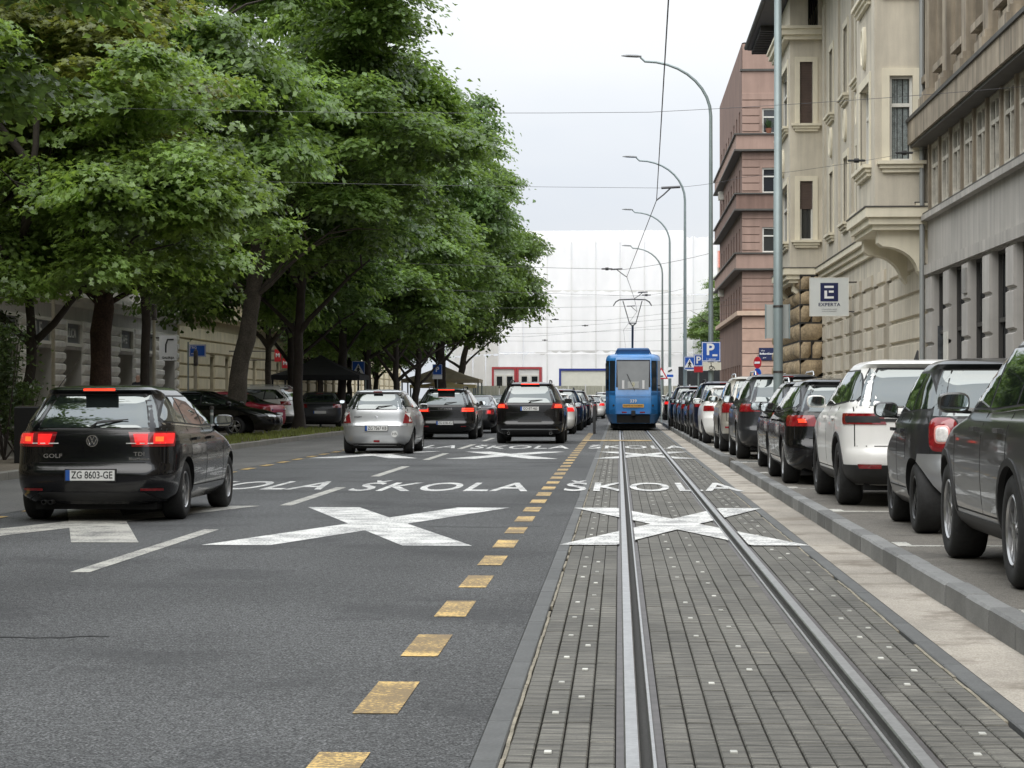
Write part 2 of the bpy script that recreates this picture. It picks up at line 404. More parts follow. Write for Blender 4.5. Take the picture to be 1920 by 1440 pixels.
# --- left side: kerb, grass verge, parking and pavement
lk = MB()
y = -10
while y < 200:
    lk.box(-9.92, -9.75, y+.004, y+.99, -.1, .13, c=.012); y += 1
tag(lk.build('kerb_left', M('kerb_left_stone', (.20, .19, .165), .8, var=.2, vs=2)), 'low worn kerb along the grass verge under the trees', 'kerb')
mb = MB(); mb.box(-24, -9.921, -10, 240, -.3, .10); struct(mb.build('pavement_left', pavem))
mb = MB(); mb.box(-24, -17.2, -10, 240, .09, .42); struct(mb.build('raised_pavement_left', pavem))
mb = MB(); mb.grid([[(-9.93, y, .115), (-11.9, y, .115)] for y in (20, 40, 60, 78, 84)]); struct(mb.build('verge', soil))
# --- markings
mk = []
def mark(name, mat, pts, z=.004, parent=None):
    q = MB(); q.poly([(x, y, z) for x, y in pts]); return q.build(name, mat, parent or road)
def rect(x0, x1, y0, y1): return [(x0, y0), (x1, y0), (x1, y1), (x0, y1)]
y = 7.15
while y < 82:
    mark('yellow_dash', yell_p, rect(-1.11, -.92, y, y+1.03)); y += 2.04
y = 16.6
for yy in (16.6, 26.9, 36.8, 46.6, 56.5, 66.4, 76):
    mark('lane_dash', white_w, rect(-4.13, -3.98, yy-.1, yy+5.3))
    
y = 21.0
while y < 120:
    mark('yellow_dash', yell_p, rect(-6.88, -6.72, y, y+1.05), .008); y += 2.1
def cross(x0, x1, y0, y1, wd, mat=white_p, z=.004, parent=None):
    a = wd
    xm = (x0+x1)/2; ym = (y0+y1)/2; t = a/(x1-x0)
    q = MB()
    # two crossing bars cut flat at both ends, made of four arms and a centre so that nothing overlaps
    A = lambda x, y: (x, y, z)
    hx = a/2; dy = (y1-y0)/(x1-x0-a)*hx   # half height of the crossing
    q.poly([A(x0, y0), A(x0+a, y0), A(xm, ym-dy), A(xm-hx, ym)])
    q.poly([A(x1-a, y0), A(x1, y0), A(xm+hx, ym), A(xm, ym-dy)])
    q.poly([A(x0, y1), A(xm-hx, ym), A(xm, ym+dy), A(x0+a, y1)])
    q.poly([A(x1, y1), A(x1-a, y1), A(xm, ym+dy), A(xm+hx, ym)])
    q.poly([A(xm-hx, ym), A(xm, ym-dy), A(xm+hx, ym), A(xm, ym+dy)])
    return q.build('road_cross', mat, parent or road)
for yy in ((19.6, 26.4), (47.4, 53.6)):
    cross(-3.72, -1.3, yy[0], yy[1], .62); cross(-6.72, -4.35, yy[0]+.3, yy[1]+.3, .62, white_w if yy[0] < 30 else white_p)
    # on the track the paint lies on the pavers, interrupted by the rails
    full = (-.53, 1.69)
    o = cross(-.53, 1.69, yy[0]+.1, yy[1]-.1, .50, white_p, .0095, bed)
    bm = bmesh.new(); bm.from_mesh(o.data)
    for xc in (RL-.075, RL+.07, RR-.07, RR+.075):
        bmesh.ops.bisect_plane(bm, geom=bm.verts[:]+bm.edges[:]+bm.faces[:], plane_co=(xc, 0, 0), plane_no=(1, 0, 0))
    dl = [f for f in bm.faces if RL-.075 < f.calc_center_median().x < RL+.07 or RR-.07 < f.calc_center_median().x < RR+.075]
    bmesh.ops.delete(bm, geom=dl, context='FACES'); bm.to_mesh(o.data); bm.free()
def lettering(txt, x0, x1, y0, y1, mat, z, parent, cutrails=False):
    me = text_mesh(txt, 1.0, mat, ext=0, bold=.012, spacing=1.10)
    me.transform(Matrix.Rotation(R(-90), 4, 'X'))
    co = np.zeros(len(me.vertices)*3); me.vertices.foreach_get('co', co); co = co.reshape(-1, 3)
    a, b = co.min(0), co.max(0); base = 0.0
    co[:, 0] = x0 + (co[:, 0]-a[0])/(b[0]-a[0])*(x1-x0); co[:, 1] = y0 + (co[:, 1]-a[1])/(b[1]-a[1])*(y1-y0); co[:, 2] = z
    me.vertices.foreach_set('co', co.ravel())
    if cutrails:
        bm = bmesh.new(); bm.from_mesh(me)
        for xc in (RL-.075, RL+.07, RR-.07, RR+.075):
            bmesh.ops.bisect_plane(bm, geom=bm.verts[:]+bm.edges[:]+bm.faces[:], plane_co=(xc, 0, 0), plane_no=(1, 0, 0))
        dl = [f for f in bm.faces if RL-.075 < f.calc_center_median().x < RL+.07 or RR-.07 < f.calc_center_median().x < RR+.075]
        bmesh.ops.delete(bm, geom=dl, context='FACES'); bm.to_mesh(me); bm.free()
    return link('school_lettering', me, parent)
for y0, y1 in ((31.0, 34.9), (56.8, 61.2)):
    lettering('ŠKOLA', -3.85, -1.28, y0, y1, white_p, .004, road)
    lettering('ŠKOLA', -6.75, -4.25, y0+.4, y1+.4, white_p, .0045, road)
    lettering('ŠKOLA', -.78, 1.75, y0, y1, white_p, .0095, bed, True)
mark('yellow_stop_line', yell_p, rect(-1.1, 1.0, 66.5, 68.2), .011)
# dark cracks and patched seams in the asphalt
crk = M('crack_filler', (.02, .02, .021), .8)
for pts in ([(-3.9, 12.05), (-3.2, 12.0), (-2.75, 12.12)], [(-2.0, 22.6), (-1.3, 22.4), (-.7, 22.7)], [(-.75, 35.5), (-2.6, 36.2), (-3.9, 36.0)]):
    q = MB()
    fine_pts = []
    for (a, b), (c, d) in zip(pts[:-1], pts[1:]):
        for k in range(8): t = k/8; fine_pts.append((a+(c-a)*t, b+(d-b)*t + random.uniform(-.03, .03)))
    q.grid([[(x, y-.012-.01*random.random(), .003) for x, y in fine_pts], [(x, y+.012+.02*random.random(), .003) for x, y in fine_pts]])
    q.build('crack', crk, road)
# grass blades on the verge
gb = MB()
for k in range(9000):
    x = random.uniform(-11.8, -9.95); y = random.uniform(48, 84)
    if random.random() < .5+.5*math.sin(y*1.7+x*2.3): continue
    h = random.uniform(.05, .16); a = random.uniform(0, 6.3); dx, dy = math.cos(a)*.02, math.sin(a)*.02
    gb.poly([(x-dx, y-dy, .112), (x+dx, y+dy, .112), (x+random.uniform(-.06, .06), y+random.uniform(-.06, .06), .112+h)])
g = gb.build('grass', M('grass', (.17, .20, .055), .7, var=.45, vs=1.2, trans=.3)); g['kind'] = 'stuff'; g['label'] = 'short green grass on the verge under the left trees'
# ------------------------------------------------------------------ building kit
class Fr:
    """a facade frame: u along the wall, d outwards, z up"""
    def __init__(s, o, u, n): s.o = Vector(o); s.u = Vector(u); s.n = Vector(n)
    def P(s, u, d, z): return s.o + s.u*u + s.n*d + Vector((0, 0, z))
    def mat(s):
        m = Matrix.Identity(4)
        for k in range(3): m[k][0] = s.u[k]; m[k][1] = s.n[k]; m[k][2] = (0, 0, 1)[k]; m[k][3] = s.o[k]
        return m
def fmb(fr): q = MB(); q.T = fr.mat(); return q
def wall(fr, name, parent, u0, u1, z0, z1, ops, mat, depth=.35, ends=True):
    """front skin with real openings and reveals"""
    q = fmb(fr); us = sorted({u0, u1, *[o[0] for o in ops], *[o[1] for o in ops]}); zs = sorted({z0, z1, *[o[2] for o in ops], *[o[3] for o in ops]})
    for a, b in zip(us[:-1], us[1:]):
        for c, d in zip(zs[:-1], zs[1:]):
            um, zm = (a+b)/2, (c+d)/2
            if any(o[0] < um < o[1] and o[2] < zm < o[3] for o in ops): continue
            q.poly([(a, 0, c), (b, 0, c), (b, 0, d), (a, 0, d)])
    for a, b, c, d in ops:
        q.poly([(a, 0, c), (a, -depth, c), (a, -depth, d), (a, 0, d)]); q.poly([(b, 0, c), (b, 0, d), (b, -depth, d), (b, -depth, c)])
        q.poly([(a, 0, d), (a, -depth, d), (b, -depth, d), (b, 0, d)]); q.poly([(a, 0, c), (b, 0, c), (b, -depth, c), (a, -depth, c)])
    # the wall's own body behind the skin
    if ends: q.poly([(u0, 0, z0), (u0, 0, z1), (u0, -depth-.25, z1), (u0, -depth-.25, z0)]); q.poly([(u1, 0, z0), (u1, -depth-.25, z0), (u1, -depth-.25, z1), (u1, 0, z1)])
    q.poly([(u0, 0, z1), (u1, 0, z1), (u1, -depth-.25, z1), (u0, -depth-.25, z1)])
    me = q.mesh(name, mat); return link(name, me, parent)
glass_dark = M('window_glass', (.018, .021, .024), .06, spec=.9, coat=.3)
def window(fr, parent, a, b, c, d, depth=.2, frame=None, sur=None, sill=None, bars=(1, 1), curtain=None, surw=.18, shutter=0., pane=None, proud=.03, fw=.06):
    """window > pane, surround, sill, curtain ..."""
    q = fmb(fr); y0, y1 = -depth-.02, -depth+.05
    q.box(a, a+fw, y0, y1, c, d); q.box(b-fw, b, y0, y1, c, d); q.box(a+fw, b-fw, y0, y1, c, c+fw); q.box(a+fw, b-fw, y0, y1, d-fw, d)
    nv, nh = bars
    for k in range(1, nv+1): u = a+(b-a)*k/(nv+1); q.box(u-fw*.5, u+fw*.5, y0, y1-.01, c+fw, d-fw)
    if nh: z = c+(d-c)*.66; q.box(a+fw, b-fw, y0, y1-.006, z-.04, z+.04)
    wo = q.build('window', frame or MATS['frame_white'], parent)
    q = fmb(fr); q.box(a+.01, b-.01, -depth-.04, -depth-.03, c+.01, d-.01); q.build('pane', pane or glass_dark, wo)
    if curtain:
        q = fmb(fr); n = 22; us = [a+.03+(b-a-.06)*k/n for k in range(n+1)]
        q.grid([[(u, -depth-.028+.003*math.sin(k*2.1)+.002*math.sin(k*5.3+1), z) for k, u in enumerate(us)] for z in (c+.05, d-.05)]); q.build('curtain', curtain, wo)
    if shutter:
        q = fmb(fr); z = d; n = 0
        while z > d-(d-c)*shutter:
            q.box(a+.02, b-.02, -depth+.052, -depth+.075, z-.055, z); z -= .06
        q.build('roller_shutter', MATS['shutter_brown'], wo)
    if sur:
        q = fmb(fr); s = surw
        q.box(a-s, a, -.02, proud, c-.0, d+s); q.box(b, b+s, -.02, proud, c, d+s); q.box(a, b, -.02, proud, d, d+s); q.build('surround', sur, wo)
    if sill:
        q = fmb(fr); s = surw+.12; q.box(a-s, b+s, -.02, .20, c-.08, c); q.box(a-s+.06, b+s-.06, -.02, .14, c-.17, c-.08); q.box(a-s+.12, b+s-.12, -.02, .09, c-.26, c-.17); q.build('sill', sill, wo)
    return wo

M('frame_white', lin((214, 212, 203)), .5, var=.06); M('frame_pale', lin((196, 190, 176)), .7, var=.25, vs=4); M('frame_grey', (.30, .29, .27), .6, var=.15); M('frame_dark', (.05, .047, .043), .5)
M('shutter_brown', (.085, .055, .042), .6, rnd=.1, var=.15)
lace = M('lace_curtain', (.20, .225, .22), .9, var=.35, vs=9, fine=.3, fs=40)
beige = M('beige_render', lin((198, 190, 173)), .9, var=.12, vs=.8, streak=.18, ss=1, fine=.06, bump=.12, bs=25)
beige_w = M('pale_trim', lin((222, 214, 192)), .85, var=.06, vs=1.5, streak=.08)
beige_s = M('beige_stone', lin((197, 188, 170)), .92, var=.12, vs=1.2, streak=.14, rnd=.07, bump=.15, bs=20)
greyc = M('grey_render', lin((172, 168, 161)), .9, var=.1, vs=.7, streak=.2, fine=.05, bump=.1)
greyd = M('weathered_grey', lin((150, 139, 122)), .92, var=.22, vs=1.2, streak=.4, ss=1.3, bump=.2, bs=18)
grey_pier = M('grey_stone_pier', lin((172, 168, 162)), .9, var=.1, vs=1.5, streak=.12, rnd=.08)
ledge_d = M('dark_ledge_tin', (.075, .07, .062), .6, var=.2, vs=3)
pink = M('pink_render', lin((158, 133, 121)), .9, var=.1, vs=.6, streak=.12, fine=.05)
brown = M('shaded_pink_render', lin((124, 101, 91)), .92, var=.12, vs=.6, streak=.18)  # pink with shade painted in, for the street front and one balcony band
rockm = M('rock_faced_stone', lin((160, 142, 114)), .95, var=.32, vs=1.6, fine=.2, fs=14, bump=.7, bs=9, rnd=.16)
tin_dark = M('dark_roof_tin', (.045, .042, .042), .6, var=.2, vs=2)
plaster_dark = M('reveal_dark', (.05, .047, .042), .9)

# ------------------------------------------------------------------ beige house with two bays
bh = thing('apartment_house', 'beige rendered apartment house with two projecting bays and white window surrounds', 'building', (7, 50.4, 0))
FX = 7.0
def rel(root, fr): pass
bh.location = (0, 0, 0)
fr = Fr((FX, 0, 0), (0, 1, 0), (-1, 0, 0))           # street front: u = Y
Y0, Y1 = 50.45, 88.0
SILL1, TOP1, SILL2, TOP2 = 6.68, 8.72, 10.6, 12.75
ops = []
gw = [(57.2, 58.3), (60.2, 61.3), (63.2, 64.2), (66.2, 67.0), (68.6, 69.6), (72.0, 73.0), (74.6, 75.6)]
ops += [(a, b, 2.0, 4.35) for a, b in gw[:3]] + [(a, b, .3 if k in (0, 1) else 1.9, 4.35) for k, (a, b) in enumerate(gw[3:])]
fw_ = [(56.6, 57.8), (60.4, 61.6), (64.4, 65.6), (68.0, 69.2), (72.6, 73.8)]
up = [(a, b, SILL1, TOP1) for a, b in fw_] + [(a, b, SILL2, TOP2) for a, b in fw_]
bw = wall(fr, 'wall', bh, Y0, Y1, 0, 15.2, ops + up, beige, .34)
for a, b in gw: window(fr, bh, a, b, 1.95 if (a, b) not in gw[3:5] else .3, 4.35, .3, MATS['frame_dark'], bars=(0, 1))
for a, b, c, d in up: window(fr, bh, a, b, c, d, .28, sur=beige_w, sill=beige_w, surw=.2)
# rusticated ground floor: courses of stone with open joints, between the openings
def courses(fr, parent, u0, u1, zs, ops, proud, mat, name, maxlen=1.3, gap=.035, prism=0.):
    n = 0
    for c, d in zip(zs[:-1], zs[1:]):
        segs = [(u0, u1)]
        for a, b, oc, od in ops:
            if oc < d-.02 and od > c+.02:
                ns = []
                for s, e in segs:
                    if b <= s or a >= e: ns.append((s, e))
                    else:
                        if a > s: ns.append((s, a))
                        if b < e: ns.append((b, e))
                segs = ns
        for s, e in segs:
            k = max(1, round((e-s)/maxlen))
            for j in range(k):
                ua, ub = s+(e-s)*j/k, s+(e-s)*(j+1)/k; q = fmb(fr)
                if ub-ua < .12: continue
                g = gap/2; ch = min(.03, proud*.6)
                if prism:   # block with a bevelled underside and top
                    A = [(ua+.005, 0, c+g), (ub-.005, 0, c+g), (ub-.005, 0, d-g), (ua+.005, 0, d-g)]
                    B = [(ua+.10, proud, c+g+prism*.85), (ub-.10, proud, c+g+prism*.85), (ub-.10, proud, d-g-prism*.35), (ua+.10, proud, d-g-prism*.35)]
                else:
                    A = [(ua, 0, c+g), (ub, 0, c+g), (ub, 0, d-g), (ua, 0, d-g)]
                    B = [(ua+.002, proud, c+g+ch), (ub-.002, proud, c+g+ch), (ub-.002, proud, d-g-ch), (ua+.002, proud, d-g-ch)]
                ia = [q.p(p) for p in A]; ib = [q.p(p) for p in B]
                q.f += [ib, [ia[0], ia[1], ib[1], ib[0]], [ia[1], ia[2], ib[2], ib[1]], [ia[2], ia[3], ib[3], ib[2]], [ia[3], ia[0], ib[0], ib[3]]]; q.m += [0]*5
                q.build(name, mat, parent); n += 1
    return n
zs = [1.55, 2.1, 2.65, 3.2, 3.75, 4.3, 4.72]
courses(fr, bh, Y0+.02, 75.9, zs, ops, .07, beige_s, 'stone', 6, .06)
q = fmb(fr); q.box(Y0, 75.9, 0, .05, .1, 1.5); q.build('plinth', beige_s, bh)
for a, b in gw[:3]+gw[5:]:
    q = fmb(fr); q.box(a-.1, b+.1, 0, .16, 1.84, 1.96); q.build('sill', ledge_d, bh)
# string course above the ground floor
q = fmb(fr); q.box(Y0, 76.2, 0, .28, 5.55, 5.72); q.box(Y0, 76.2, 0, .18, 5.38, 5.55); q.box(Y0, 76.2, 0, .10, 5.2, 5.38); q.build('string_course', beige_w, bh)
q = fmb(fr); q.box(Y0, 76.2, 0, .30, 5.72, 5.75); q.build('ledge_flashing', ledge_d, bh)
# flat pilaster strips and oval medallions between the floors
for u in (55.4, 58.9, 62.9, 66.7, 70.7, 75.4):
    q = fmb(fr); q.box(u-.35, u+.35, 0, .07, 5.76, 14.6); q.build('pilaster', beige, bh)
def medallion(fr, u, z, r=.30):
    q = fmb(fr); q.lathe([(r*1.0, 0), (r, .06), (r*.82, .09), (r*.72, .05), (.001, .10)], 20, 0, 'y', (u, 0, z))
    for k in range(len(q.v)): pass
    me = q.mesh('medallion', beige_w, 30); 
    for v in me.vertices: v.co.z = z + (v.co.z-z)*1.7
    link('medallion', me, bh)
for a, b in fw_: medallion(fr, (a+b)/2, 9.7)
def bay(ua, ub, dp, z0, z1, wins, fwin, name):
    """projecting bay: near flank faces the camera"""
    f1 = Fr((FX, ua, 0), (-1, 0, 0), (0, -1, 0))          # near flank: u from wall outwards
    f2 = Fr((FX-dp, 0, 0), (0, 1, 0), (-1, 0, 0))         # front
    f3 = Fr((FX, ub, 0), (-1, 0, 0), (0, 1, 0))
    o1 = [(.34, dp-.34, c, d) for c, d in wins]; o2 = [(ua+.9, ub-.9, c, d) for c, d in wins]
    wall(f1, 'bay_flank', bh, .0, dp, z0, z1, o1, beige, .22, False); wall(f2, 'bay_front', bh, ua, ub, z0, z1, o2, beige, .22, False); wall(f3, 'bay_flank', bh, 0, dp, z0, z1, [], beige, .2, False)
    for k, (c, d) in enumerate(wins):
        window(f1, bh, .34, dp-.34, c, d, .12, sur=beige_w, sill=beige_w, surw=.17, bars=(0, 1) if fwin[k][0] else (0, 0), curtain=lace if fwin[k][0] else None, shutter=fwin[k][1], proud=.035)
        window(f2, bh, ua+.9, ub-.9, c, d, .18, sur=beige_w, sill=beige_w, surw=.2)
        if k+1 < len(wins): medallion(f2, (ua+ub)/2, (d+wins[k+1][0])/2-.1)
    q = MB(); q.box(FX-dp-.22, FX, ua-.22, ub+.22, z0-.22, z0); q.box(FX-dp-.14, FX, ua-.14, ub+.14, z0-.38, z0-.22); q.box(FX-dp-.05, FX, ua-.05, ub+.05, z0-.5, z0-.38); q.build('bay_base', beige_w, bh)
    q = MB(); q.box(FX-dp-.24, FX, ua-.24, ub+.24, z0, z0+.03); q.build('ledge_flashing', ledge_d, bh)
    # curved console brackets under the bay
    for yb in (ua+.15, ub-.65):
        prof = [(0, 0), (dp-.1, 0), (dp-.1, -.28), (dp-.2, -.36)] + [(dp-.2-.95*math.sin(t)*(dp-.35), -.36-.62*(1-math.cos(t))) for t in [R(12*k) for k in range(1, 8)]] + [(.0, -1.15)]
        q = MB(); n = len(prof)
        A = [q.p((FX-x, yb, z0-.5+z)) for x, z in prof]; B = [q.p((FX-x, yb+.5, z0-.5+z)) for x, z in prof]
        q.f.append(A[::-1]); q.f.append(B)
        for k in range(n): q.f.append([A[k], A[(k+1) % n], B[(k+1) % n], B[k]])
        q.m = [0]*len(q.f); q.build('bracket', beige_w, bh)
bay(50.55, 54.3, 1.2, 5.62, 15.0, [(SILL1, 8.62), (SILL2+.05, 12.7)], [(1, 0), (1, 0)], 'near')
bay(76.4, 82.0, 1.12, 5.75, 13.6, [(6.72, 8.75), (10.72, 12.85)], [(0, .45), (0, 1.0)], 'far')
# far bay: cornice, balcony parapet with a grille; corner block with banded stone behind
q = MB(); q.box(5.66, 7, 76.2, 82.2, 13.6, 13.75); q.box(5.55, 7, 76.1, 82.3, 13.75, 13.95); q.box(5.48, 7, 76.03, 82.4, 13.95, 14.05); q.build('cornice', beige_w, bh)
q = MB(); q.box(5.88, 6.5, 76.4, 76.6, 14.05, 15.1); q.box(6.85, 7, 76.4, 76.6, 14.05, 15.1); q.box(5.85, 7, 76.35, 76.65, 15.1, 15.28); q.box(5.88, 6.0, 76.6, 82, 14.05, 15.1); q.build('balcony_parapet', beige, bh)
q = MB()
for k in range(5): q.tube([(6.53+.07*k, 76.5, 14.05), (6.53+.07*k, 76.5, 15.1)], .012, 5)
q.build('balcony_grille', MATS['frame_dark'], bh)
# rock-faced ground floor under and beyond the far bay
rk = thing('rock_faced_base', 'brown bulging rock-faced stone base under the far bay of the beige house', 'stone base', (0, 0, 0))
q = MB(); q.box(6.2, 7.0, 76.2, 88, 0, 5.6); q.build('core', plaster_dark, rk)
def rock(x0, x1, y0, y1, z0, z1, ax):
    q = MB(); n = 5; rows = []
    for i in range(n):
        r = []
        for j in range(n):
            s, t = i/(n-1), j/(n-1); b = (1-abs(2*s-1)**6)*(1-abs(2*t-1)**6)*.13*random.uniform(.7, 1.3)
            z = z0+(z1-z0)*s
            r.append((x0 - b, y0+(y1-y0)*t, z) if ax == 'x' else (x0+(x1-x0)*t, y0 - b, z))
        rows.append(r)
    q.grid(rows); q.build('stone', rockm, rk, 70)
z = .15; row = 0
while z < 5.4:
    h = .62 if row < 7 else .5
    off = 0 if row % 2 else -.35; y = 76.25
    nx = 2 if row % 2 == 0 else 1
    for k in range(nx): rock(6.2+.8*k/nx+.03, 6.2+.8*(k+1)/nx-.03, 76.2, 0, z+.03, min(5.5, z+h)-.03, 'y')
    while y < 88:
        l = random.uniform(.75, 1.15); rock(6.2, 0, y+.03, min(88, y+l)-.03, z+.03, min(5.5, z+h)-.03, 'x'); y += l
    z += h; row += 1
# upper corner part beyond the far bay, banded
fr2 = Fr((6.35, 0, 0), (0, 1, 0), (-1, 0, 0))
wall(fr2, 'corner_wall', bh, 82.02, 88, 5.6, 15.2, [(84, 85.2, 6.7, 8.7), (84, 85.2, 10.7, 12.8)], beige, .3, False)
courses(fr2, bh, 82.1, 88, [5.6+.55*k for k in range(17)], [(83.9, 85.3, 6.6, 8.8), (83.9, 85.3, 10.6, 12.9)], .05, beige_s, 'stone', 6, .06)
fr4 = Fr((6.35, 82.02, 0), (1, 0, 0), (0, -1, 0))
wall(fr4, 'corner_wall', bh, 0.002, .65, 5.6, 15.2, [], beige, .2, False)
fre = Fr((0, 88, 0), (1, 0, 0), (0, 1, 0)); wall(fre, 'end_wall', bh, 6.36, 18, 0, 15.2, [], beige, .2, False)
# roof with deep dark eaves
q = MB(); q.poly([(5.15, 49.9, 15.2), (5.15, 88.9, 15.2), (18, 88.9, 15.2), (18, 49.9, 15.2)]); q.poly([(5.15, 49.9, 15.45), (18, 49.9, 15.45), (12, 55, 21), (12, 84, 21), (18, 88.9, 15.45), (5.15, 88.9, 15.45)][:2] + [(12, 55, 21)])
q.poly([(5.15, 49.9, 15.45), (12, 55, 21), (12, 84, 21), (5.15, 88.9, 15.45)]); q.poly([(5.15, 88.9, 15.45), (12, 84, 21), (18, 88.9, 15.45)]); q.poly([(18, 49.9, 15.45), (18, 88.9, 15.45), (12, 84, 21), (12, 55, 21)])
q.poly([(5.15, 49.9, 15.2), (5.15, 88.9, 15.2), (5.15, 88.9, 15.45), (5.15, 49.9, 15.45)]); q.poly([(5.15, 49.9, 15.2), (18, 49.9, 15.2), (18, 49.9, 15.45), (5.15, 49.9, 15.45)]); q.poly([(5.15, 88.9, 15.2), (18, 88.9, 15.2), (18, 88.9, 15.45), (5.15, 88.9, 15.45)])
roof = q.build('roof', tin_dark, bh)
q = MB(); q.tube([(5.1, 49.9, 15.3), (5.1, 88.9, 15.3)], .09, 8); q.build('gutter', ledge_d, roof)
for k in range(14):
    y = 83+k*.42; q = MB(); q.box(5.3, 6.4, y, y+.14, 15.0, 15.19); q.build('eave_bracket', tin_dark, roof)
q = MB(); q.tube([(6.86, 50.47, .2), (6.86, 50.47, 15)], .06, 8); q.build('downpipe', M('pipe_zinc', (.33, .34, .33), .5, .3), bh)

# ------------------------------------------------------------------ grey house, nearest on the right
gh = thing('grey_house', 'weathered grey office house with mezzanine window band, nearest on the right', 'building')
fg = Fr((FX-.02, 0, 0), (0, 1, 0), (-1, 0, 0)); GA, GB = 27.0, 50.40
gops = []; u = 47.95; k = 0
while u > 30: gops.append((u-.3, u+1.45, .25, 4.05)); u -= 2.55
mezz = []; u = 48.6
while u > 29: mezz.append((u, u+1.15, 5.5, 6.95)); u -= 1.55
upw = []; u = 47.5
while u > 30: upw.append((u, u+1.3, 8.6, 11.2)); u -= 2.6
wall(fg, 'wall', gh, GA, GB, 0, 4.3, gops, grey_pier, .24)
wall(fg, 'wall', gh, GA, GB, 4.302, 5.42, [], greyc, .5)
wall(fg, 'wall', gh, GA, GB, 5.422, 7.3, mezz, greyd, .4)
wall(fg, 'wall', gh, GA, GB, 7.302, 16, upw, greyd, .4)
fge = Fr((0, GB, 0), (1, 0, 0), (0, 1, 0)); wall(fge, 'end_wall', gh, FX-.02, 18, 0, 16, [], greyd, .1, False)
for a, b, c, d in gops: window(fg, gh, a, b, c, d, .16, MATS['frame_dark'], bars=(0, 1))
for a, b, c, d in mezz: window(fg, gh, a, b, c, d, .05, MATS['frame_pale'], bars=(1, 1), fw=.09)
for a, b, c, d in upw: window(fg, gh, a, b, c, d, .3, MATS['frame_grey'], bars=(1, 1))
# stone courses on the ground-floor piers
courses(fg, gh, GA, GB-.01, [.25, 1.0, 1.75, 2.5, 3.25, 4.05], gops, .06, grey_pier, 'stone', 3, .05)
q = fmb(fg); q.box(GA, GB-.01, 0, .09, 4.08, 4.3); q.box(GA, GB-.01, 0, .16, 5.30, 5.42); q.build('lintel_band', greyc, gh)
q = fmb(fg); q.box(GA, GB-.01, 0, .13, 5.42, 5.47); q.build('window_ledge', ledge_d, gh)
q = fmb(fg)   # mezzanine pilasters
for a, b, c, d in mezz:
    pp = fmb(fg); pp.box(b+.12, b+.28, 0, .05, 5.47, 7.0); pp.build('pier', greyd, gh)
q = fmb(fg); q.box(GA, GB+.25, 0, .42, 7.05, 7.55); q.build('cornice', greyd, gh)
q = fmb(fg); q.box(GA, GB+.27, 0, .46, 7.55, 7.63); q.box(GA, GB+.27, 0, .36, 6.98, 7.05); q.build('cornice_edge', ledge_d, gh)
for k in range(9):   # tall pilasters above the cornice, with stepped feet
    u = 49.2-2.6*k; pp = fmb(fg); pp.box(u-.42, u+.42, 0, .32, 7.64, 7.95); pp.box(u-.36, u+.36, 0, .25, 7.95, 8.1); pp.box(u-.30, u+.30, 0, .18, 8.1, 15.5); pp.build('pilaster', greyd, gh)
    pp = fmb(fg); pp.box(u+.45, u+2.1, 0, .2, 11.25, 11.5); pp.build('lintel', greyd, gh)
    pp = fmb(fg); pp.box(u+.5, u+2.05, 0, .14, 8.4, 8.55); pp.build('sill', greyd, gh)
# name plates and lamp on the ground-floor piers
for u, z, hh, mt in ((46.9, 1.9, .8, 'frame_white'), (44.35, 3.4, .5, 'frame_grey')):
    q = fmb(fg); q.box(u, u+.45, .06, .10, z, z+hh); q.build('plate', MATS[mt], gh)
fp = Fr((FX-.02, 49.30, 0), (1, 0, 0), (0, -1, 0))
po = M('blue_poster', (.05, .13, .36), .5)
q = fmb(fp); q.box(.06, .44, .0, .02, 1.15, 1.6); q.build('poster', po, gh)
q = fmb(fp); q.box(.06, .44, .0, .02, 1.6, 2.9); q.build('poster', M('dark_poster', (.07, .075, .08), .4, var=.6, vs=5), gh)

# ------------------------------------------------------------------ pink corner house beyond the side street
ph = thing('pink_corner_house', 'pink corner house with banded ledges, shade painted into its street front, beyond the side street', 'building')
PX, PY = 7.05, 127.0
f1 = Fr((PX, 0, 0), (0, 1, 0), (-1, 0, 0)); f2 = Fr((PX, PY, 0), (1, 0, 0), (0, -1, 0))
H0 = 4.85; FH = 3.40; PTOP = 21.6
sideops = [(1.15, 2.05, 6.2+FH*k, 7.65+FH*k) for k in range(1, 4)]
o1 = [(PY+2+3.2*j, PY+3.1+3.2*j, 6.25+FH*k, 7.75+FH*k) for k in range(4) for j in range(8)] + [(PY+2+2.2*j, PY+3.2+2.2*j, .6, 3.2) for j in range(11)]
wall(f1, 'wall', ph, PY, PY+28, 0, PTOP, o1, brown, .22, False); wall(f2, 'wall', ph, 0, 3.2, 0, PTOP-1.6, sideops, pink, .22, False)
q = MB(); q.box(PX+.02, PX+14, PY+.02, PY+27.9, PTOP-1.6, PTOP-.05); q.build('upper_block', pink, ph)
q = MB(); q.box(PX+3.2, PX+15, PY-.2, PY+27, 0, PTOP-1.7); q.build('rear_wall', pink, ph)
for a, b, c, d in sideops: window(f2, ph, a, b, c, d, .14, bars=(0, 1), fw=.09)
for a, b, c, d in o1: window(f1, ph, a, b, c, d, .18, MATS['frame_dark'], bars=(0, 1))
for k in range(5):   # ledges and projecting balcony bands running round the corner
    z = 5.15+FH*k
    if k in (0, 4): continue
    q = MB(); q.box(PX-.35, PX+3.2, PY-.35, PY+28, z+.12, z+.95); q.build('balcony_band', pink if k % 2 else brown, ph)
    q = MB(); q.box(PX-.46, PX+3.2, PY-.46, PY+28, z+.95, z+1.03); q.box(PX-.46, PX+3.2, PY-.46, PY+28, z+.02, z+.12); q.build('ledge', ledge_d, ph)
q = MB(); q.box(PX-.3, PX+3.2, PY-.3, PY+28, 6.0, 6.25); q.build('ledge', M('pale_ledge', lin((196, 172, 152)), .9, var=.1), ph)
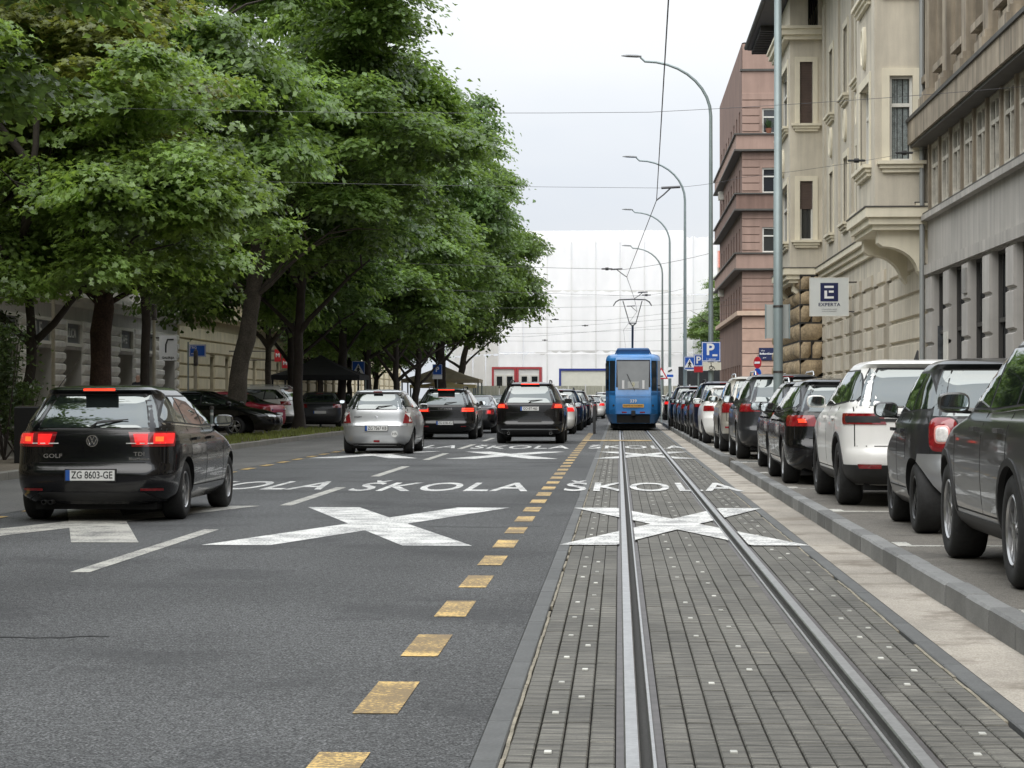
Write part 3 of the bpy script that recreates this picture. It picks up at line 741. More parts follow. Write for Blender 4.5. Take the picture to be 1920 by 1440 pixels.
fs = Fr((PX, PY-.02, 0), (1, 0, 0), (0, -1, 0))
courses(fs, ph, .0, 3.2, [.2+.72*k for k in range(9)], [], .03, M('pink_stone', lin((182, 153, 137)), .9, var=.08, rnd=.05), 'stone', 4, .05)
for k in range(4):
    courses(fs, ph, .0, 3.2, [6.3+FH*k+.45*j for j in range(6)], [(1.0, 2.2, 6.0+FH*k, 7.8+FH*k)] if k else [], .03, pink, 'stone', 4, .06)
q = MB(); q.box(PX+.1, PX+14.2, PY+.2, PY+28, PTOP-.05, PTOP+.06); q.build('roof', tin_dark, ph)
q = MB(); q.box(PX-.1, PX+3.3, PY-.1, PY+.4, PTOP-1.62, PTOP-1.5); q.build('parapet_cap', ledge_d, ph)
def aircon(x, y, z, lab):
    t = thing('air_conditioner', lab, 'air conditioner', (x, y, z), group='air conditioners on the brown wall')
    q = MB(); q.box(-.35, 0, 0, .8, 0, .55, c=.03); q.build('casing', MATS['frame_white'], t); q = MB(); q.lathe([(.2, 0), (.2, .01), (.001, .012)], 16, 0, 'x', (-.365, .35, .28)); q.build('fan_grille', MATS['frame_grey'], t)
aircon(PX, 149, 14.6, 'upper of two white air conditioners on the shade-painted street wall'); aircon(PX, 149, 8.1, 'lower of two white air conditioners on the shade-painted street wall')
pl = thing('balcony_plant', 'spiky green pot plant on the topmost balcony of the pink house', 'plant', (PX+1.5, PY-.25, 6.22+FH*3-.05))
q = MB(); q.lathe([(.12, 0), (.18, .3), (.16, .3), (.001, .27)], 12, 0, 'z'); q.build('pot', M('terracotta', (.25, .1, .06), .8), pl)
q = MB()
for k in range(40):
    a = random.uniform(0, 6.28); e = random.uniform(.4, 1.4); l = random.uniform(.5, .85); d = Vector((math.cos(a)*math.cos(e), math.sin(a)*math.cos(e), math.sin(e)))
    s = Vector((-math.sin(a), math.cos(a), 0))*.025; b = Vector((0, 0, .28)); q.poly([b-s, b+s, b+d*l*.6+s, b+d*l+Vector((0, 0, -.12)), b+d*l*.6-s])
q.build('leaves', M('spiky_leaf', (.06, .11, .04), .6), pl)
# street-name plate
sp = thing('street_name_plate', 'dark blue street name plate with white lettering on the pink corner house', 'sign', (at(1436.5, 664, PY).x, PY-.09, at(1436.5, 664, PY).z))
q = MB(); q.box(-.42, .42, -.03, 0, -.36, .36); q.build('plate', M('sign_navy', (.012, .018, .07), .4), sp)
wl = M('sign_white', (.80, .80, .80), .45); wle = wl
link('lettering', text_mesh('ulica', .12, wl), sp, (-.2, -.035, .2)); link('lettering', text_mesh('Boškovićeva', .15, wl, bold=.004), sp, (0, -.035, .02)); link('lettering', text_mesh('grad', .1, wl), sp, (-.1, -.035, -.2))

# ------------------------------------------------------------------ white sheeted building at the end of the street
wb = thing('sheeted_building', 'huge building wrapped in white translucent scaffold sheeting at the street end', 'building')
sheet_m = M('scaffold_sheeting', (.93, .93, .935), .6, var=.03, vs=.25, streak=.04, ss=.3, trans=.3)
BY = 200.0
def cloth(pa, pb, z0, z1, nx, nz, parent):
    q = MB(); pa, pb = Vector(pa), Vector(pb); d = (pb-pa); n = Vector((d.y, -d.x, 0)).normalized(); rows = []
    for i in range(nz+1):
        r = []
        for j in range(nx+1):
            s, t = j/nx, i/nz
            bul = .05*math.sin(s*nx*1.3+t*5)*math.sin(t*nz*.9+s*3) + .02*random.uniform(-1, 1)
            p = pa+d*s+n*bul; r.append((p.x, p.y, z0+(z1-z0)*t + (.12*random.uniform(-1, 1) if i == nz else 0)))
        rows.append(r)
    q.grid(rows); return q.build('sheeting_panel', sheet_m, parent, 60)
xl = at(935, 745, BY).x; xr = at(1346, 745, BY).x; ztop = at(1100, 445, BY).z
npan = 9
for k in range(npan):
    a, b = xl+(xr-xl)*k/npan, xl+(xr-xl)*(k+1)/npan
    zt = ztop + (.55 if 1 < k < 7 else 0)
    for j in range(3): cloth((a+.06, BY-.2*j*0, 0), (b-.06, BY, 0), .1+zt*j/3+.02, zt*(j+1)/3, 8, 10, wb)
xl2 = at(840, 745, BY+14).x
for k in range(4):
    t0, t1 = k/4, (k+1)/4; pa = Vector((xl2, BY+14, 0)); pb = Vector((xl, BY, 0))
    for j in range(3): cloth(pa+(pb-pa)*t0+Vector((.05, 0, 0)), pa+(pb-pa)*t1, .1+ztop*.98*j/3+.02, ztop*.98*(j+1)/3, 6, 10, wb)
pipe_m = M('scaffold_tube', (.80, .80, .80), .5, .2)
for k in range(npan+1):
    x = xl+(xr-xl)*k/npan; q = MB(); q.tube([(x, BY-.22, 0), (x, BY-.22, ztop)], .035, 5); q.build('scaffold_pole', pipe_m, wb)
for z in (ztop/3, ztop*2/3):
    q = MB(); q.tube([(xl, BY-.24, z), (xr, BY-.24, z)], .03, 5); q.build('scaffold_rail', pipe_m, wb)
q = MB(); q.box(xl+3, xr-3, BY+7, BY+16, 0, ztop-1.6); q.build('masonry_core', M('pale_masonry', (.72, .71, .68), .9, var=.08, vs=.3), wb)
q = MB(); q.box(xl+2, xr-3, BY+2.0, BY+3, ztop-.3, ztop+.75); q.build('attic', M('attic_white', (.84, .84, .83), .9, var=.05, vs=.3), wb)

# ------------------------------------------------------------------ site containers and hoarding in front of it
def site_container(name, label, x0, x1, yt, Y, frame, fillm, wins):
    p0, p1 = at(x0, yt, Y), at(x1, yt, Y); t = thing(name, label, 'container', (p0.x, Y, 0)); W = p1.x-p0.x; Ht = p0.z; Hb = Ht-2.6
    q = MB(); q.box(.1, W-.1, .08, 2.4, Hb+.1, Ht-.1); 
    q.build('panel', fillm, t)
    q = MB(); e = .16
    for a, b, c, d in ((0, e, Hb, Ht), (W-e, W, Hb, Ht)): q.box(a, b, 0, 2.45, c, d)
    q.box(e, W-e, 0, 2.45, Ht-e, Ht); q.box(e, W-e, 0, 2.45, Hb, Hb+e); q.build('frame', frame, t)
    for a, b in wins:
        q = MB(); q.box(a, b, .02, .079, Ht-1.75, Ht-.6); wo = q.build('window', MATS['frame_white'], t)
        q = MB(); q.box(a+.1, b-.1, .005, .03, Ht-1.62, Ht-.72); q.build('pane', glass_dark, wo)
    q = MB(); q.box(0, W, .1, 2.3, 0, Hb); q.build('support', plaster_dark, t)
    return t
cred = M('container_red', (.45, .06, .07), .5, var=.1); cblue = M('container_blue', (.03, .05, .28), .5); cwhite = M('container_white', (.74, .74, .72), .6, var=.06); ccream = M('container_cream', (.75, .75, .66), .6, var=.05)
site_container('site_cabin', 'red framed white site cabin with two windows, left of a pair', 922, 968, 688, 168, cred, cwhite, [(.28, .9), (1.05, 1.7)])
site_container('site_cabin', 'red framed white site cabin with two windows, right of a pair', 968.5, 1015, 688, 168, cred, cwhite, [(.28, .9), (1.05, 1.7)])
site_container('site_cabin', 'cream site container with blue edge frame behind the tram', 1048, 1180, 691, 168, cblue, ccream, [])
hf = thing('site_hoarding', 'pale corrugated metal hoarding in front of the site cabins', 'fence', (0, 160, 0))
corr = M('hoarding_metal', lin((188, 188, 172)), .55, .1, var=.06, vs=1, rnd=.06)
pn = None
for k in range(16):
    x = at(840, 745, 160).x + k*1.25
    if pn is None:
        q = MB(); xs = [j*.0625 for j in range(20)]; prof = []
        for j, xx in enumerate(xs): prof.append((xx, .0 if j % 4 < 2 else .035))
        q.grid([[(xx, yy, z) for xx, yy in prof] for z in (.05, 2.15)]); pn = q.mesh('hoarding_panel', corr)
        q = MB(); q.box(-.05, .05, -.03, .03, 0, 2.25); pst = q.mesh('hoarding_post', pipe_m)
        q = MB(); q.box(-.25, .25, -.3, .3, 0, .18); pblk = q.mesh('hoarding_block', M('hoarding_concrete', (.4, .39, .36), .9))
    link('hoarding_panel', pn, hf, (x, 0, 0))
    if k % 2 == 0: link('hoarding_post', pst, hf, (x-.03, .06, 0)); link('hoarding_block', pblk, hf, (x-.03, .4, 0))
# dark hoarding on the right side of the crossing
dh = thing('dark_hoarding', 'dark grey ribbed hoarding beyond the crossing, right of the tram', 'fence', (0, 165, 0))
dm = M('dark_hoarding_metal', (.055, .06, .066), .6, var=.1, rnd=.1)
xa, xb = at(1272, 745, 165).x, at(1352, 745, 165).x
for k in range(8):
    x0 = xa+(xb-xa)*k/8; x1 = xa+(xb-xa)*(k+1)/8; q = MB(); prof = [(x0+(x1-x0)*j/8, .05*(j % 2)) for j in range(9)]
    q.grid([[(x, y, z) for x, y in prof] for z in (.05, 3.3 if k else 3.6)]); q.build('hoarding_panel', dm, dh)
# building with a red roof far behind the right houses
rb = thing('red_roof_house', 'distant pale house with a red tiled roof behind the pink house', 'building')
pA = at(1336, 500, 215); q = MB(); q.box(pA.x, pA.x+14, 215, 227, 0, pA.z); q.build('wall', M('pale_house', lin((200, 184, 160)), .9, var=.1), rb)
q = MB(); zt = at(1340, 474, 215).z; q.poly([(pA.x-.3, 214.6, pA.z-.1), (pA.x+14.3, 214.6, pA.z-.1), (pA.x+14.3, 221, zt+.6), (pA.x-.3, 221, zt+.6)]); q.poly([(pA.x-.3, 227.4, pA.z-.1), (pA.x+14.3, 227.4, pA.z-.1), (pA.x+14.3, 221, zt+.6), (pA.x-.3, 221, zt+.6)]); q.poly([(pA.x-.2, 214.6, pA.z-.1), (pA.x-.2, 227.4, pA.z-.1), (pA.x-.2, 221, zt+.55)])
q.build('roof', M('red_tiles', (.36, .10, .06), .85, var=.2, vs=2), rb)

# ------------------------------------------------------------------ left houses behind the trees
LX = -21.0; fl = Fr((LX, 0, 0), (0, 1, 0), (1, 0, 0))
stone_l = M('grey_block_stone', lin((222, 218, 210)), .9, var=.08, vs=1.5, rnd=.08, streak=.1)
lg = M('left_grey_render', lin((186, 182, 175)), .9, var=.08, vs=.8, streak=.12); ltrim = M('left_trim', lin((222, 218, 207)), .9, var=.08, vs=1)
lh = thing('grey_left_house', 'grey stone house with banded piers and shop windows behind the left trees', 'building')
LA, LB = 60.0, 104.5
pier0 = [76.6+4.55*k for k in range(-4, 7)]
lops = [(p+1.75, p+4.55, .45, 3.15) for p in pier0 if p+4.55 <= LB] 
sops = [(p+2.0, p+4.3, 3.4, 4.15) for p in pier0 if p+4.55 <= LB]
uops = [(p+2.2, p+3.5, 6.1+3.9*k, 8.3+3.9*k) for p in pier0 if p+4.55 <= LB for k in range(3)]
wall(fl, 'wall', lh, LA, LB, .3, 18, lops+sops+uops, lg, .75)
for a, b, c, d in lops: window(fl, lh, a, b, c, d, .7, MATS['frame_grey'], bars=(1, 0), fw=.09)
for a, b, c, d in sops:
    q = fmb(fl); q.box(a-.16, b+.16, 0, .1, c-.12, c); q.box(a-.16, b+.16, 0, .1, d, d+.12); q.box(a-.16, a, 0, .1, c, d); q.box(b, b+.16, 0, .1, c, d); wo = q.build('sign_frame', ltrim, lh)
    q = fmb(fl); q.box(a, b, -.12, -.06, c, d); q.build('sign_panel', M('shop_sign_grey', (.16, .165, .17), .5), wo)
for a, b, c, d in uops: window(fl, lh, a, b, c, d, .2, MATS['frame_dark'], sur=ltrim, sill=ltrim, bars=(1, 1))
courses(fl, lh, 70, LB-.02, [.5+.425*k for k in range(10)], [(a, b, 0, 3.3) for a, b, c, d in lops]+[(a-.18, b+.18, 3.0, 4.6) for a, b, c, d in sops], .13, stone_l, 'stone', 1.85, .03, prism=.18)
q = fmb(fl); q.box(LA, LB, 0, .35, 5.0, 5.15); q.box(LA, LB, 0, .5, 5.15, 5.35); q.box(LA, LB, 0, .2, 4.8, 5.0); q.build('cornice', ltrim, lh)
ff = Fr((LX+.03, 0, 0), (0, 1, 0), (1, 0, 0))
for p, txt, sc in ((76.6, 'E', .75), (81.15, 'ULICA', .5), (90.25, 'KAFE', .5)):
    me = text_mesh(txt, sc, M('shop_letters', (.62, .62, .6), .5), .01, .01); o = link('lettering', me, lh, (LX-.04, p+3.1, 3.78), (0, 0, R(90)))
lh2 = thing('beige_left_house', 'yellowish banded stone house behind the trees left of the silver car', 'building')
lb = M('left_beige_stone', lin((224, 213, 184)), .9, var=.1, vs=1, rnd=.07, streak=.12); lbw = M('left_beige_wall', lin((186, 175, 148)), .9, var=.1)
LA, LB = 104.6, 212
p2 = [105.5+4.4*k for k in range(24)]
lops = [(p+2.6, p+4.0, .5, 3.4) for p in p2 if p+4.4 < LB]; uops = [(p+2.5, p+3.9, 6.2+3.9*k, 8.4+3.9*k) for p in p2 if p+4.4 < LB for k in range(3)]
wall(fl, 'wall', lh2, LA, LB, .3, 19, lops+uops, lbw, .4)
for a, b, c, d in lops+uops: window(fl, lh2, a, b, c, d, .3, MATS['frame_dark'], bars=(1, 1))
courses(fl, lh2, LA, LB, [.45+.62*k for k in range(8)], [(a-.05, b+.05, 0, 3.5) for a, b, c, d in lops], .1, lb, 'stone', 3.2, .06)
q = fmb(fl); q.box(LA, LB, 0, .4, 5.45, 5.75); q.box(LA, LB, 0, .25, 5.25, 5.45); q.build('cornice', lb, lh2)
# ------------------------------------------------------------------ trees
bark = M('bark', (.085, .072, .058), .95, var=.3, vs=3, fine=.3, fs=25, bump=.9, bs=14)
bark_d = M('dark_bark', (.045, .036, .030), .95, var=.3, vs=3, bump=.9, bs=14)
def leaf_mat(name, col):
    return M(name, col, .36, var=.42, vs=.45, fine=.35, fs=5, trans=.42, spec=.6)
leafA = leaf_mat('maple_leaf', (.160, .245, .062)); leafB = leaf_mat('linden_leaf', (.135, .215, .060)); leafC = leaf_mat('dark_leaf', (.108, .182, .056)); leafY = leaf_mat('yellow_green_leaf', (.15, .175, .045))
MAPLE = np.array([(0, 0), (.12, -.42), (.36, -.26), (.52, -.52), (.64, -.17), (1, 0), (.64, .17), (.52, .52), (.36, .26), (.12, .42)])
KITE = np.array([(0, 0), (.45, -.36), (1, 0), (.45, .36)])
def sublobes(lobes, seed):
    """break the big lobes into many leaf masses with gaps between them"""
    rg = np.random.default_rng(seed+500); out = []
    for (x, y, z, rx, ry, rz) in lobes:
        n = int(5 + rx*ry*.75)
        for k in range(n):
            d = rg.normal(size=3); d /= np.linalg.norm(d); f = rg.uniform(.62, .98); r = rg.uniform(.85, 1.55)
            out.append((x+d[0]*rx*f, y+d[1]*ry*f, z+d[2]*rz*f, r*1.1, r*1.1, r*.72))
    return out
def crown_mesh(name, seed, lobes, nleaf, size, tmpl, mat, clump=(.75, 36)):
    """leaves in drooping sprays on the outside of overlapping lobes (x, y, z, rx, ry, rz)"""
    rg = np.random.default_rng(seed); per = clump[1]; nc = nleaf//per
    lobes = sublobes(lobes, seed)
    vol = np.array([l[3]*l[4] + l[4]*l[5] + l[3]*l[5] for l in lobes]); pick = rg.choice(len(lobes), nc, p=vol/vol.sum())
    lb = np.array(lobes)[pick]
    d = rg.normal(size=(nc, 3)); d /= np.linalg.norm(d, axis=1)[:, None]
    d[:, 2] = np.where(d[:, 2] < -.25, -d[:, 2]*.6, d[:, 2]); d /= np.linalg.norm(d, axis=1)[:, None]
    rad = rg.uniform(.35, 1.06, nc)**.7
    # lumpy outline
    ph = rg.uniform(0, 6.28, (6, 3)); fr_ = rg.uniform(1.5, 4.5, (6, 3))
    lump = sum(np.sin((d*fr_[k]).sum(1)*1.6 + ph[k, 0]+pick) for k in range(6))/6
    rad *= 1 + .22*lump
    c = lb[:, :3] + d*rad[:, None]*lb[:, 3:6]
    n = len(c)*per; ci = np.repeat(np.arange(nc), per)
    outw = d[ci]; outw = outw/ (np.linalg.norm(outw, axis=1)[:, None]+1e-6)
    sc = rg.uniform(.6, 1.3, nc)[ci][:, None]*clump[0]
    off = rg.normal(size=(n, 3))*np.array([.55, .55, .13])*sc
    hor = outw*np.array([1, 1, 0]); off[:, 2] -= .28*np.clip((off*hor).sum(1), -1, 1)       # sprays droop outwards
    P = c[ci]+off
    nrm = np.array([0, 0, 1.0])*.85 + outw*.55 + rg.normal(size=(n, 3))*.33; nrm /= np.linalg.norm(nrm, axis=1)[:, None]
    t = hor*.6 + rg.normal(size=(n, 3))*.7 + np.array([0, 0, -.25]); t -= nrm*(t*nrm).sum(1)[:, None]; t /= np.linalg.norm(t, axis=1)[:, None]
    b = np.cross(nrm, t); s = (size*rg.uniform(.65, 1.25, n))[:, None, None]
    k = len(tmpl); tx = tmpl[:, 0]-.5; ty = tmpl[:, 1]; cup = -(.25*(tx+.1)**2) + .18*np.abs(ty)
    V = P[:, None, :] + s*(t[:, None, :]*tx[None, :, None] + b[:, None, :]*ty[None, :, None] + nrm[:, None, :]*cup[None, :, None])
    me = bpy.data.meshes.new(name); me.vertices.add(n*k); me.vertices.foreach_set('co', V.astype(np.float32).ravel())
    me.loops.add(n*k); me.loops.foreach_set('vertex_index', np.arange(n*k, dtype=np.int32)); me.polygons.add(n)
    me.polygons.foreach_set('loop_start', np.arange(0, n*k, k, dtype=np.int32)); me.polygons.foreach_set('loop_total', np.full(n, k, dtype=np.int32))
    me.materials.append(mat); me.update(calc_edges=True); me.validate()
    return me
def trunk_mb(path, r0, r1, limbs, seed, flare=1.5):
    """tapered wobbling trunk plus limbs [(start fraction, dx, dy, dz, r)]"""
    rg = random.Random(seed); q = MB(); path = [Vector(p) for p in path]; pts = []; rs = []; n = 14
    def samp(t):
        x = t*(len(path)-1); k = min(int(x), len(path)-2); f = x-k; return path[k].lerp(path[k+1], f)
    for k in range(n+1):
        t = k/n; p = samp(t); pts.append(p+Vector((rg.uniform(-1, 1), rg.uniform(-1, 1), 0))*.05*(k > 0)); rs.append((r0+(r1-r0)*t)*(1+(flare-1)*max(0, 1-t*9)**2)*rg.uniform(.93, 1.07))
    q.tube(pts, rs, 12)
    for t, dx, dy, dz, r in limbs:
        s = samp(t); e = s+Vector((dx, dy, dz)); m = s.lerp(e, .45)+Vector((-dx*.06, -dy*.06, -abs(dz)*.02+.0))
        q.tube([s, s.lerp(m, .5)+Vector((rg.uniform(-.1, .1), rg.uniform(-.1, .1), 0)), m, m.lerp(e, .5)+Vector((rg.uniform(-.15, .15), rg.uniform(-.15, .15), .1)), e], [r, r*.85, r*.7, r*.5, r*.22], 7)
        for k in range(3):
            f = m.lerp(e, .2+.3*k); g = f+Vector((dx*.25+rg.uniform(-1, 1)*1.2, dy*.25+rg.uniform(-1, 1)*1.2, rg.uniform(.1, 1.2))); q.tube([f, f.lerp(g, .5)+Vector((0, 0, .1)), g], [r*.42, r*.3, r*.1], 5)
    return q
def std_limbs(rg, n, t0, reach, up):
    out = []
    for k in range(n):
        a = 6.283*k/n+rg.uniform(-.4, .4); r = reach*rg.uniform(.6, 1); out.append((t0+(1-t0)*(k % 4)/4.2, math.cos(a)*r, math.sin(a)*r, up*rg.uniform(.5, 1.1), .10*rg.uniform(.8, 1.2)))
    return out
def tree(label, base, path, r0, r1, crown, cloc, crot, cscale, seed, mat=bark, limbs=8, t0=.45, reach=3.2, upk=3.0, cmat=None):
    t = thing('street_tree', label, 'tree', base, group='street trees on the left')
    trunk_mb(path, r0, r1, std_limbs(random.Random(seed), limbs, t0, reach, upk), seed).build('trunk', mat, t, 60)
    o = link('crown', crown, t, cloc, (0, 0, crot)); o.scale = cscale
    if cmat:
        o.material_slots[0].link = 'OBJECT'; o.material_slots[0].material = cmat
    return t
# crown prototypes (local origin = centre of the crown's underside)
LOB1 = [(0, 0, 5.6, 4.2, 4.2, 4.6), (2.4, -1.2, 3.2, 3.0, 2.8, 2.4), (-2.4, 1.0, 3.4, 3.0, 3.0, 2.6), (.6, 2.6, 3.6, 2.8, 2.6, 2.6), (-.8, -2.6, 3.0, 2.8, 2.6, 2.4), (1.5, .8, 8.2, 2.4, 2.4, 2.6)]
LOB2 = [(0, 0, 6.4, 3.8, 3.8, 5.2), (2.6, .6, 4.0, 2.8, 2.8, 2.6), (-2.2, -1.4, 4.2, 2.8, 2.8, 2.6), (1.0, -2.4, 3.2, 2.7, 2.5, 2.2), (-1, 2.4, 3.2, 2.8, 2.6, 2.4), (2.6, -.6, 7.4, 2.3, 2.3, 2.4), (-1.6, .8, 9.0, 2.2, 2.2, 2.4)]
LOBN = [(0, 0, 5.0, 4.4, 4.0, 3.8), (2.8, -1.0, 3.2, 2.6, 2.6, 1.9), (-2.6, .6, 3.0, 3.0, 2.8, 2.2), (.4, -2.6, 2.6, 3.0, 2.4, 1.8), (.6, 2.6, 3.2, 2.8, 2.6, 2.2), (3.2, 1.2, 6.0, 2.4, 2.2, 2.0)]
cN1 = crown_mesh('crown', 11, LOBN, 50000, .19, MAPLE, leafA, (.62, 46))
cN2 = crown_mesh('crown', 12, LOB1, 50000, .19, MAPLE, leafA, (.62, 46))
cF1 = crown_mesh('crown', 21, LOB1, 64000, .22, KITE, leafB, (.62, 44))
cF2 = crown_mesh('crown', 22, LOB2, 64000, .22, KITE, leafB, (.62, 44))
cF3 = crown_mesh('crown', 23, LOB2, 62000, .22, KITE, leafC, (.62, 44))
def gx(x, Y): return at(x, 745, Y).x
V = Vector
tree('thin dark trunk tree at the left edge beside the shrubs', (gx(50, 46), 46, .1), [(0, 0, 0), (.1, 0, 2.2), (-.05, 0, 4.5), (.3, 0, 8)], .13, .06, cN1, (-.4, .5, 1.9), .4, (.8, .85, .95), 1, bark_d, 7, .35, 2.6, 2.2)
tree('thick reddish-brown trunk tree behind the black hatchback', (gx(186, 57), 57, .1), [(0, 0, 0), (.05, 0, 3.4), (.3, 0, 5.5), (.6, 0, 10)], .30, .18, cN2, (-.1, -.4, 2.7), 2.1, (.88, .9, 1.05), 2, M('red_bark', (.075, .047, .036), .95, var=.3, vs=3, fine=.3, fs=25, bump=.9, bs=14), 9, .36, 3.4, 3)
tree('slim dark trunk tree right of the thickest trunk', (gx(275, 66), 66, .1), [(0, 0, 0), (-.05, 0, 4), (.4, 0, 8), (.6, 0, 12)], .15, .10, cF1, (.0, 0, 5.0), 1.0, (.95, 1.0, 1.3), 3, bark_d, 8, .4, 3.2, 3)
tree('leaning grey trunk tree beside the red car', (gx(432, 76), 76, .1), [(0, 0, 0), (.35, 0, 2.2), (.75, 0, 4.6), (1.15, 0, 8.4), (1.4, 0, 12)], .36, .20, cF2, (1.7, .4, 6.2), 4.0, (1.08, 1.0, 1.05), 4, bark, 9, .5, 3.6, 3)
tree('thin straight trunk tree just right of the leaning trunk', (gx(500, 88), 88, .1), [(0, 0, 0), (.1, 0, 4), (.3, 0, 9)], .14, .09, cF1, (.2, 0, 2.7), 5.2, (1.05, 1, 1.65), 5, bark, 7, .4, 3, 3)
tree('dark trunk tree in front of the black gazebo', (gx(547, 92), 92, .1), [(0, 0, 0), (-.05, 0, 3.6), (.2, 0, 9)], .19, .12, cF3, (.5, 0, 2.3), 2.7, (1.05, 1.05, 1.08), 6, bark_d, 8, .36, 3.2, 3)
tree('dark trunk tree above the silver hatchback', (gx(640, 103), 103, .1), [(0, 0, 0), (.1, 0, 4), (.4, 0, 10)], .24, .14, cF2, (.7, 0, 2.2), .3, (1.1, 1.1, 1.2), 7, bark_d, 8, .4, 3.2, 3)
tree('middle tree with trunk right of the pedestrian sign', (gx(690, 112), 112, .1), [(0, 0, 0), (.0, 0, 4), (.4, 0, 10)], .22, .14, cF1, (.9, 0, 2.2), 3.9, (1.1, 1.1, 1.3), 8, bark_d, 8, .4, 3.2, 3)
tree('forked trunk tree left of the beige tent', (gx(745, 122), 122, .1), [(0, 0, 0), (-.1, 0, 3.4), (.5, 0, 10)], .20, .12, cF3, (.7, 0, 2.3), 5.6, (1.1, 1.1, 1.6), 9, bark_d, 8, .3, 3.4, 3.4)
tree('tree standing in front of the beige tent roof', (gx(775, 130), 130, .1), [(0, 0, 0), (.3, 0, 3), (.2, 0, 9)], .22, .12, cF2, (.5, 0, 2.2), 1.9, (1.08, 1.1, 1.64), 10, bark_d, 8, .3, 3.4, 3)
tree('thick trunk tree right of the parking sign', (gx(826, 138), 138, .1), [(0, 0, 0), (.0, 0, 4), (.3, 0, 9)], .42, .2, cF1, (.5, 0, 3.0), 2.9, (1.08, 1.1, 1.66), 11, bark_d, 8, .4, 3.4, 3)
tree('rightmost tree leaning over the road in front of the sheeting', (gx(858, 148), 148, .1), [(0, 0, 0), (.25, 0, 3.0), (.9, 0, 6), (1.4, 0, 10)], .26, .14, cF2, (.5, 0, 5.2), 5.0, (.94, 1.0, 1.2), 12, bark, 8, .35, 3.4, 3)
tree('tallest tree behind the middle of the row', (gx(560, 82), 82, .1), [(0, 0, 0), (.0, 0, 4), (.3, 0, 12)], .2, .14, cF1, (1.0, 0, 4.6), 4.6, (1.15, 1.1, 1.35), 13, bark_d, 8, .45, 3.2, 3)
tree('yellowish tree at the upper left corner', (gx(-60, 50), 50, .1), [(0, 0, 0), (.0, 0, 4), (.1, 0, 9)], .2, .12, cN2, (.3, 0, 5.6), .9, (.9, .9, .9), 14, bark_d, 8, .4, 3.0, 3, leafY)
for px_, Y, lb_ in ((655, 150, 'background tree behind the gazebo, left of the far row'), (705, 160, 'background tree behind the pedestrian sign'), (600, 140, 'background tree between gazebo and beige house')):
    tree(lb_, (gx(px_, Y), Y, .1), [(0, 0, 0), (.0, 0, 3), (.1, 0, 7)], .2, .12, cF3, (0, 0, 1.0), Y*.7, (1.0, 1.0, 1.1), Y, bark_d, 6, .4, 2.6, 3)
# tree glimpsed behind the right houses
rt = thing('distant_tree', 'green tree glimpsed between the nearest lamp post and the pink house', 'tree', (at(1347, 745, 196).x, 196, 0))
trunk_mb([(0, 0, 0), (.1, 0, 4), (.1, 0, 8)], .22, .1, std_limbs(random.Random(5), 6, .4, 2, 2), 5).build('trunk', bark, rt, 60)
o = link('crown', cF1, rt, (1.0, 0, 3.4), (0, 0, 1)); o.scale = (.52, .8, .82)
# ------------------------------------------------------------------ cars
def paintm(name, col, metal=.25, rough=.32, flake=0.):
    return M(name, col, rough, metal, coat=.5, spec=.35, var=.06, vs=1.5)
P_black = paintm('paint_black', (.003, .003, .004), 0, .2); P_blackb = paintm('paint_brown_black', (.004, .0035, .004), .0, .2); P_silver = paintm('paint_silver', (.52, .53, .54), .6, .35)
P_white = paintm('paint_white', (.78, .77, .74), 0, .3); P_navy = paintm('paint_navy', (.008, .012, .03), .2, .28); P_grey = paintm('paint_gunmetal', (.075, .075, .072), .5, .3)
P_red = paintm('paint_red', (.30, .012, .03), .2, .28); P_champ = paintm('paint_champagne', (.46, .43, .37), .5, .35); P_dgrey = paintm('paint_dark_grey', (.03, .031, .034), .3, .3); P_teal = paintm('paint_dark_teal', (.008, .02, .026), .2, .28)
def carglass():
    m = bpy.data.materials.new('car_glass'); m.use_nodes = True; nt = m.node_tree; L = nt.links.new
    b = nt.nodes['Principled BSDF']; b.inputs['Base Color'].default_value = (.012, .016, .016, 1); b.inputs['Roughness'].default_value = .02; b.inputs['IOR'].default_value = 1.55; b.inputs['Coat Weight'].default_value = .6
    g = N(nt, 'ShaderNodeBsdfGlossy'); g.inputs['Roughness'].default_value = .015; g.inputs['Color'].default_value = (.78, .86, .84, 1)
    ms = N(nt, 'ShaderNodeMixShader'); ms.inputs[0].default_value = .10; L(b.outputs[0], ms.inputs[1]); L(g.outputs[0], ms.inputs[2]); L(ms.outputs[0], nt.nodes['Material Output'].inputs[0])
    return m
G_car = carglass()
rubber = M('tyre_rubber', (.017, .017, .017), .8, var=.25, vs=9, fine=.2, fs=30); plast = M('black_plastic', (.016, .016, .016), .55, var=.15, vs=4); chrome = M('chrome', (.75, .75, .75), .12, 1.0); alloy = M('alloy', (.42, .42, .42), .3, .9, var=.1); alloy_d = M('alloy_dark', (.06, .06, .06), .35, .8)
seam_m = M('panel_seam', (.004, .004, .004), .8); well_m = M('wheel_well', (.006, .006, .006), .95)
def lampm(name, col, em, rough=.12):
    return M(name, col, rough, 0, coat=1, emis=em, ecol=col, var=.35, vs=14)
lit_r = lampm('tail_lamp_lit', (.75, .02, .02), .5); off_r = lampm('tail_lamp_red', (.22, .008, .012), .0); brake = lampm('brake_lamp_lit', (.95, .05, .02), 1.1); amber = lampm('lamp_amber', (1.0, .20, .04), .4); clear_l = lampm('lamp_clear', (.72, .70, .68), 0.)
head_l = lampm('head_lamp_glass', (.6, .62, .62), 0.); plate_w = M('plate_white', (.72, .72, .70), .4); plate_k = M('plate_black', (.01, .01, .012), .5); plate_b = M('plate_blue', (.02, .09, .35), .4); plate_r = M('plate_red', (.5, .03, .03), .4); mirror_g = M('mirror_glass', (.55, .6, .62), .03, 1.0); satin = M('silver_panel', (.42, .43, .45), .3, .7, coat=.5)

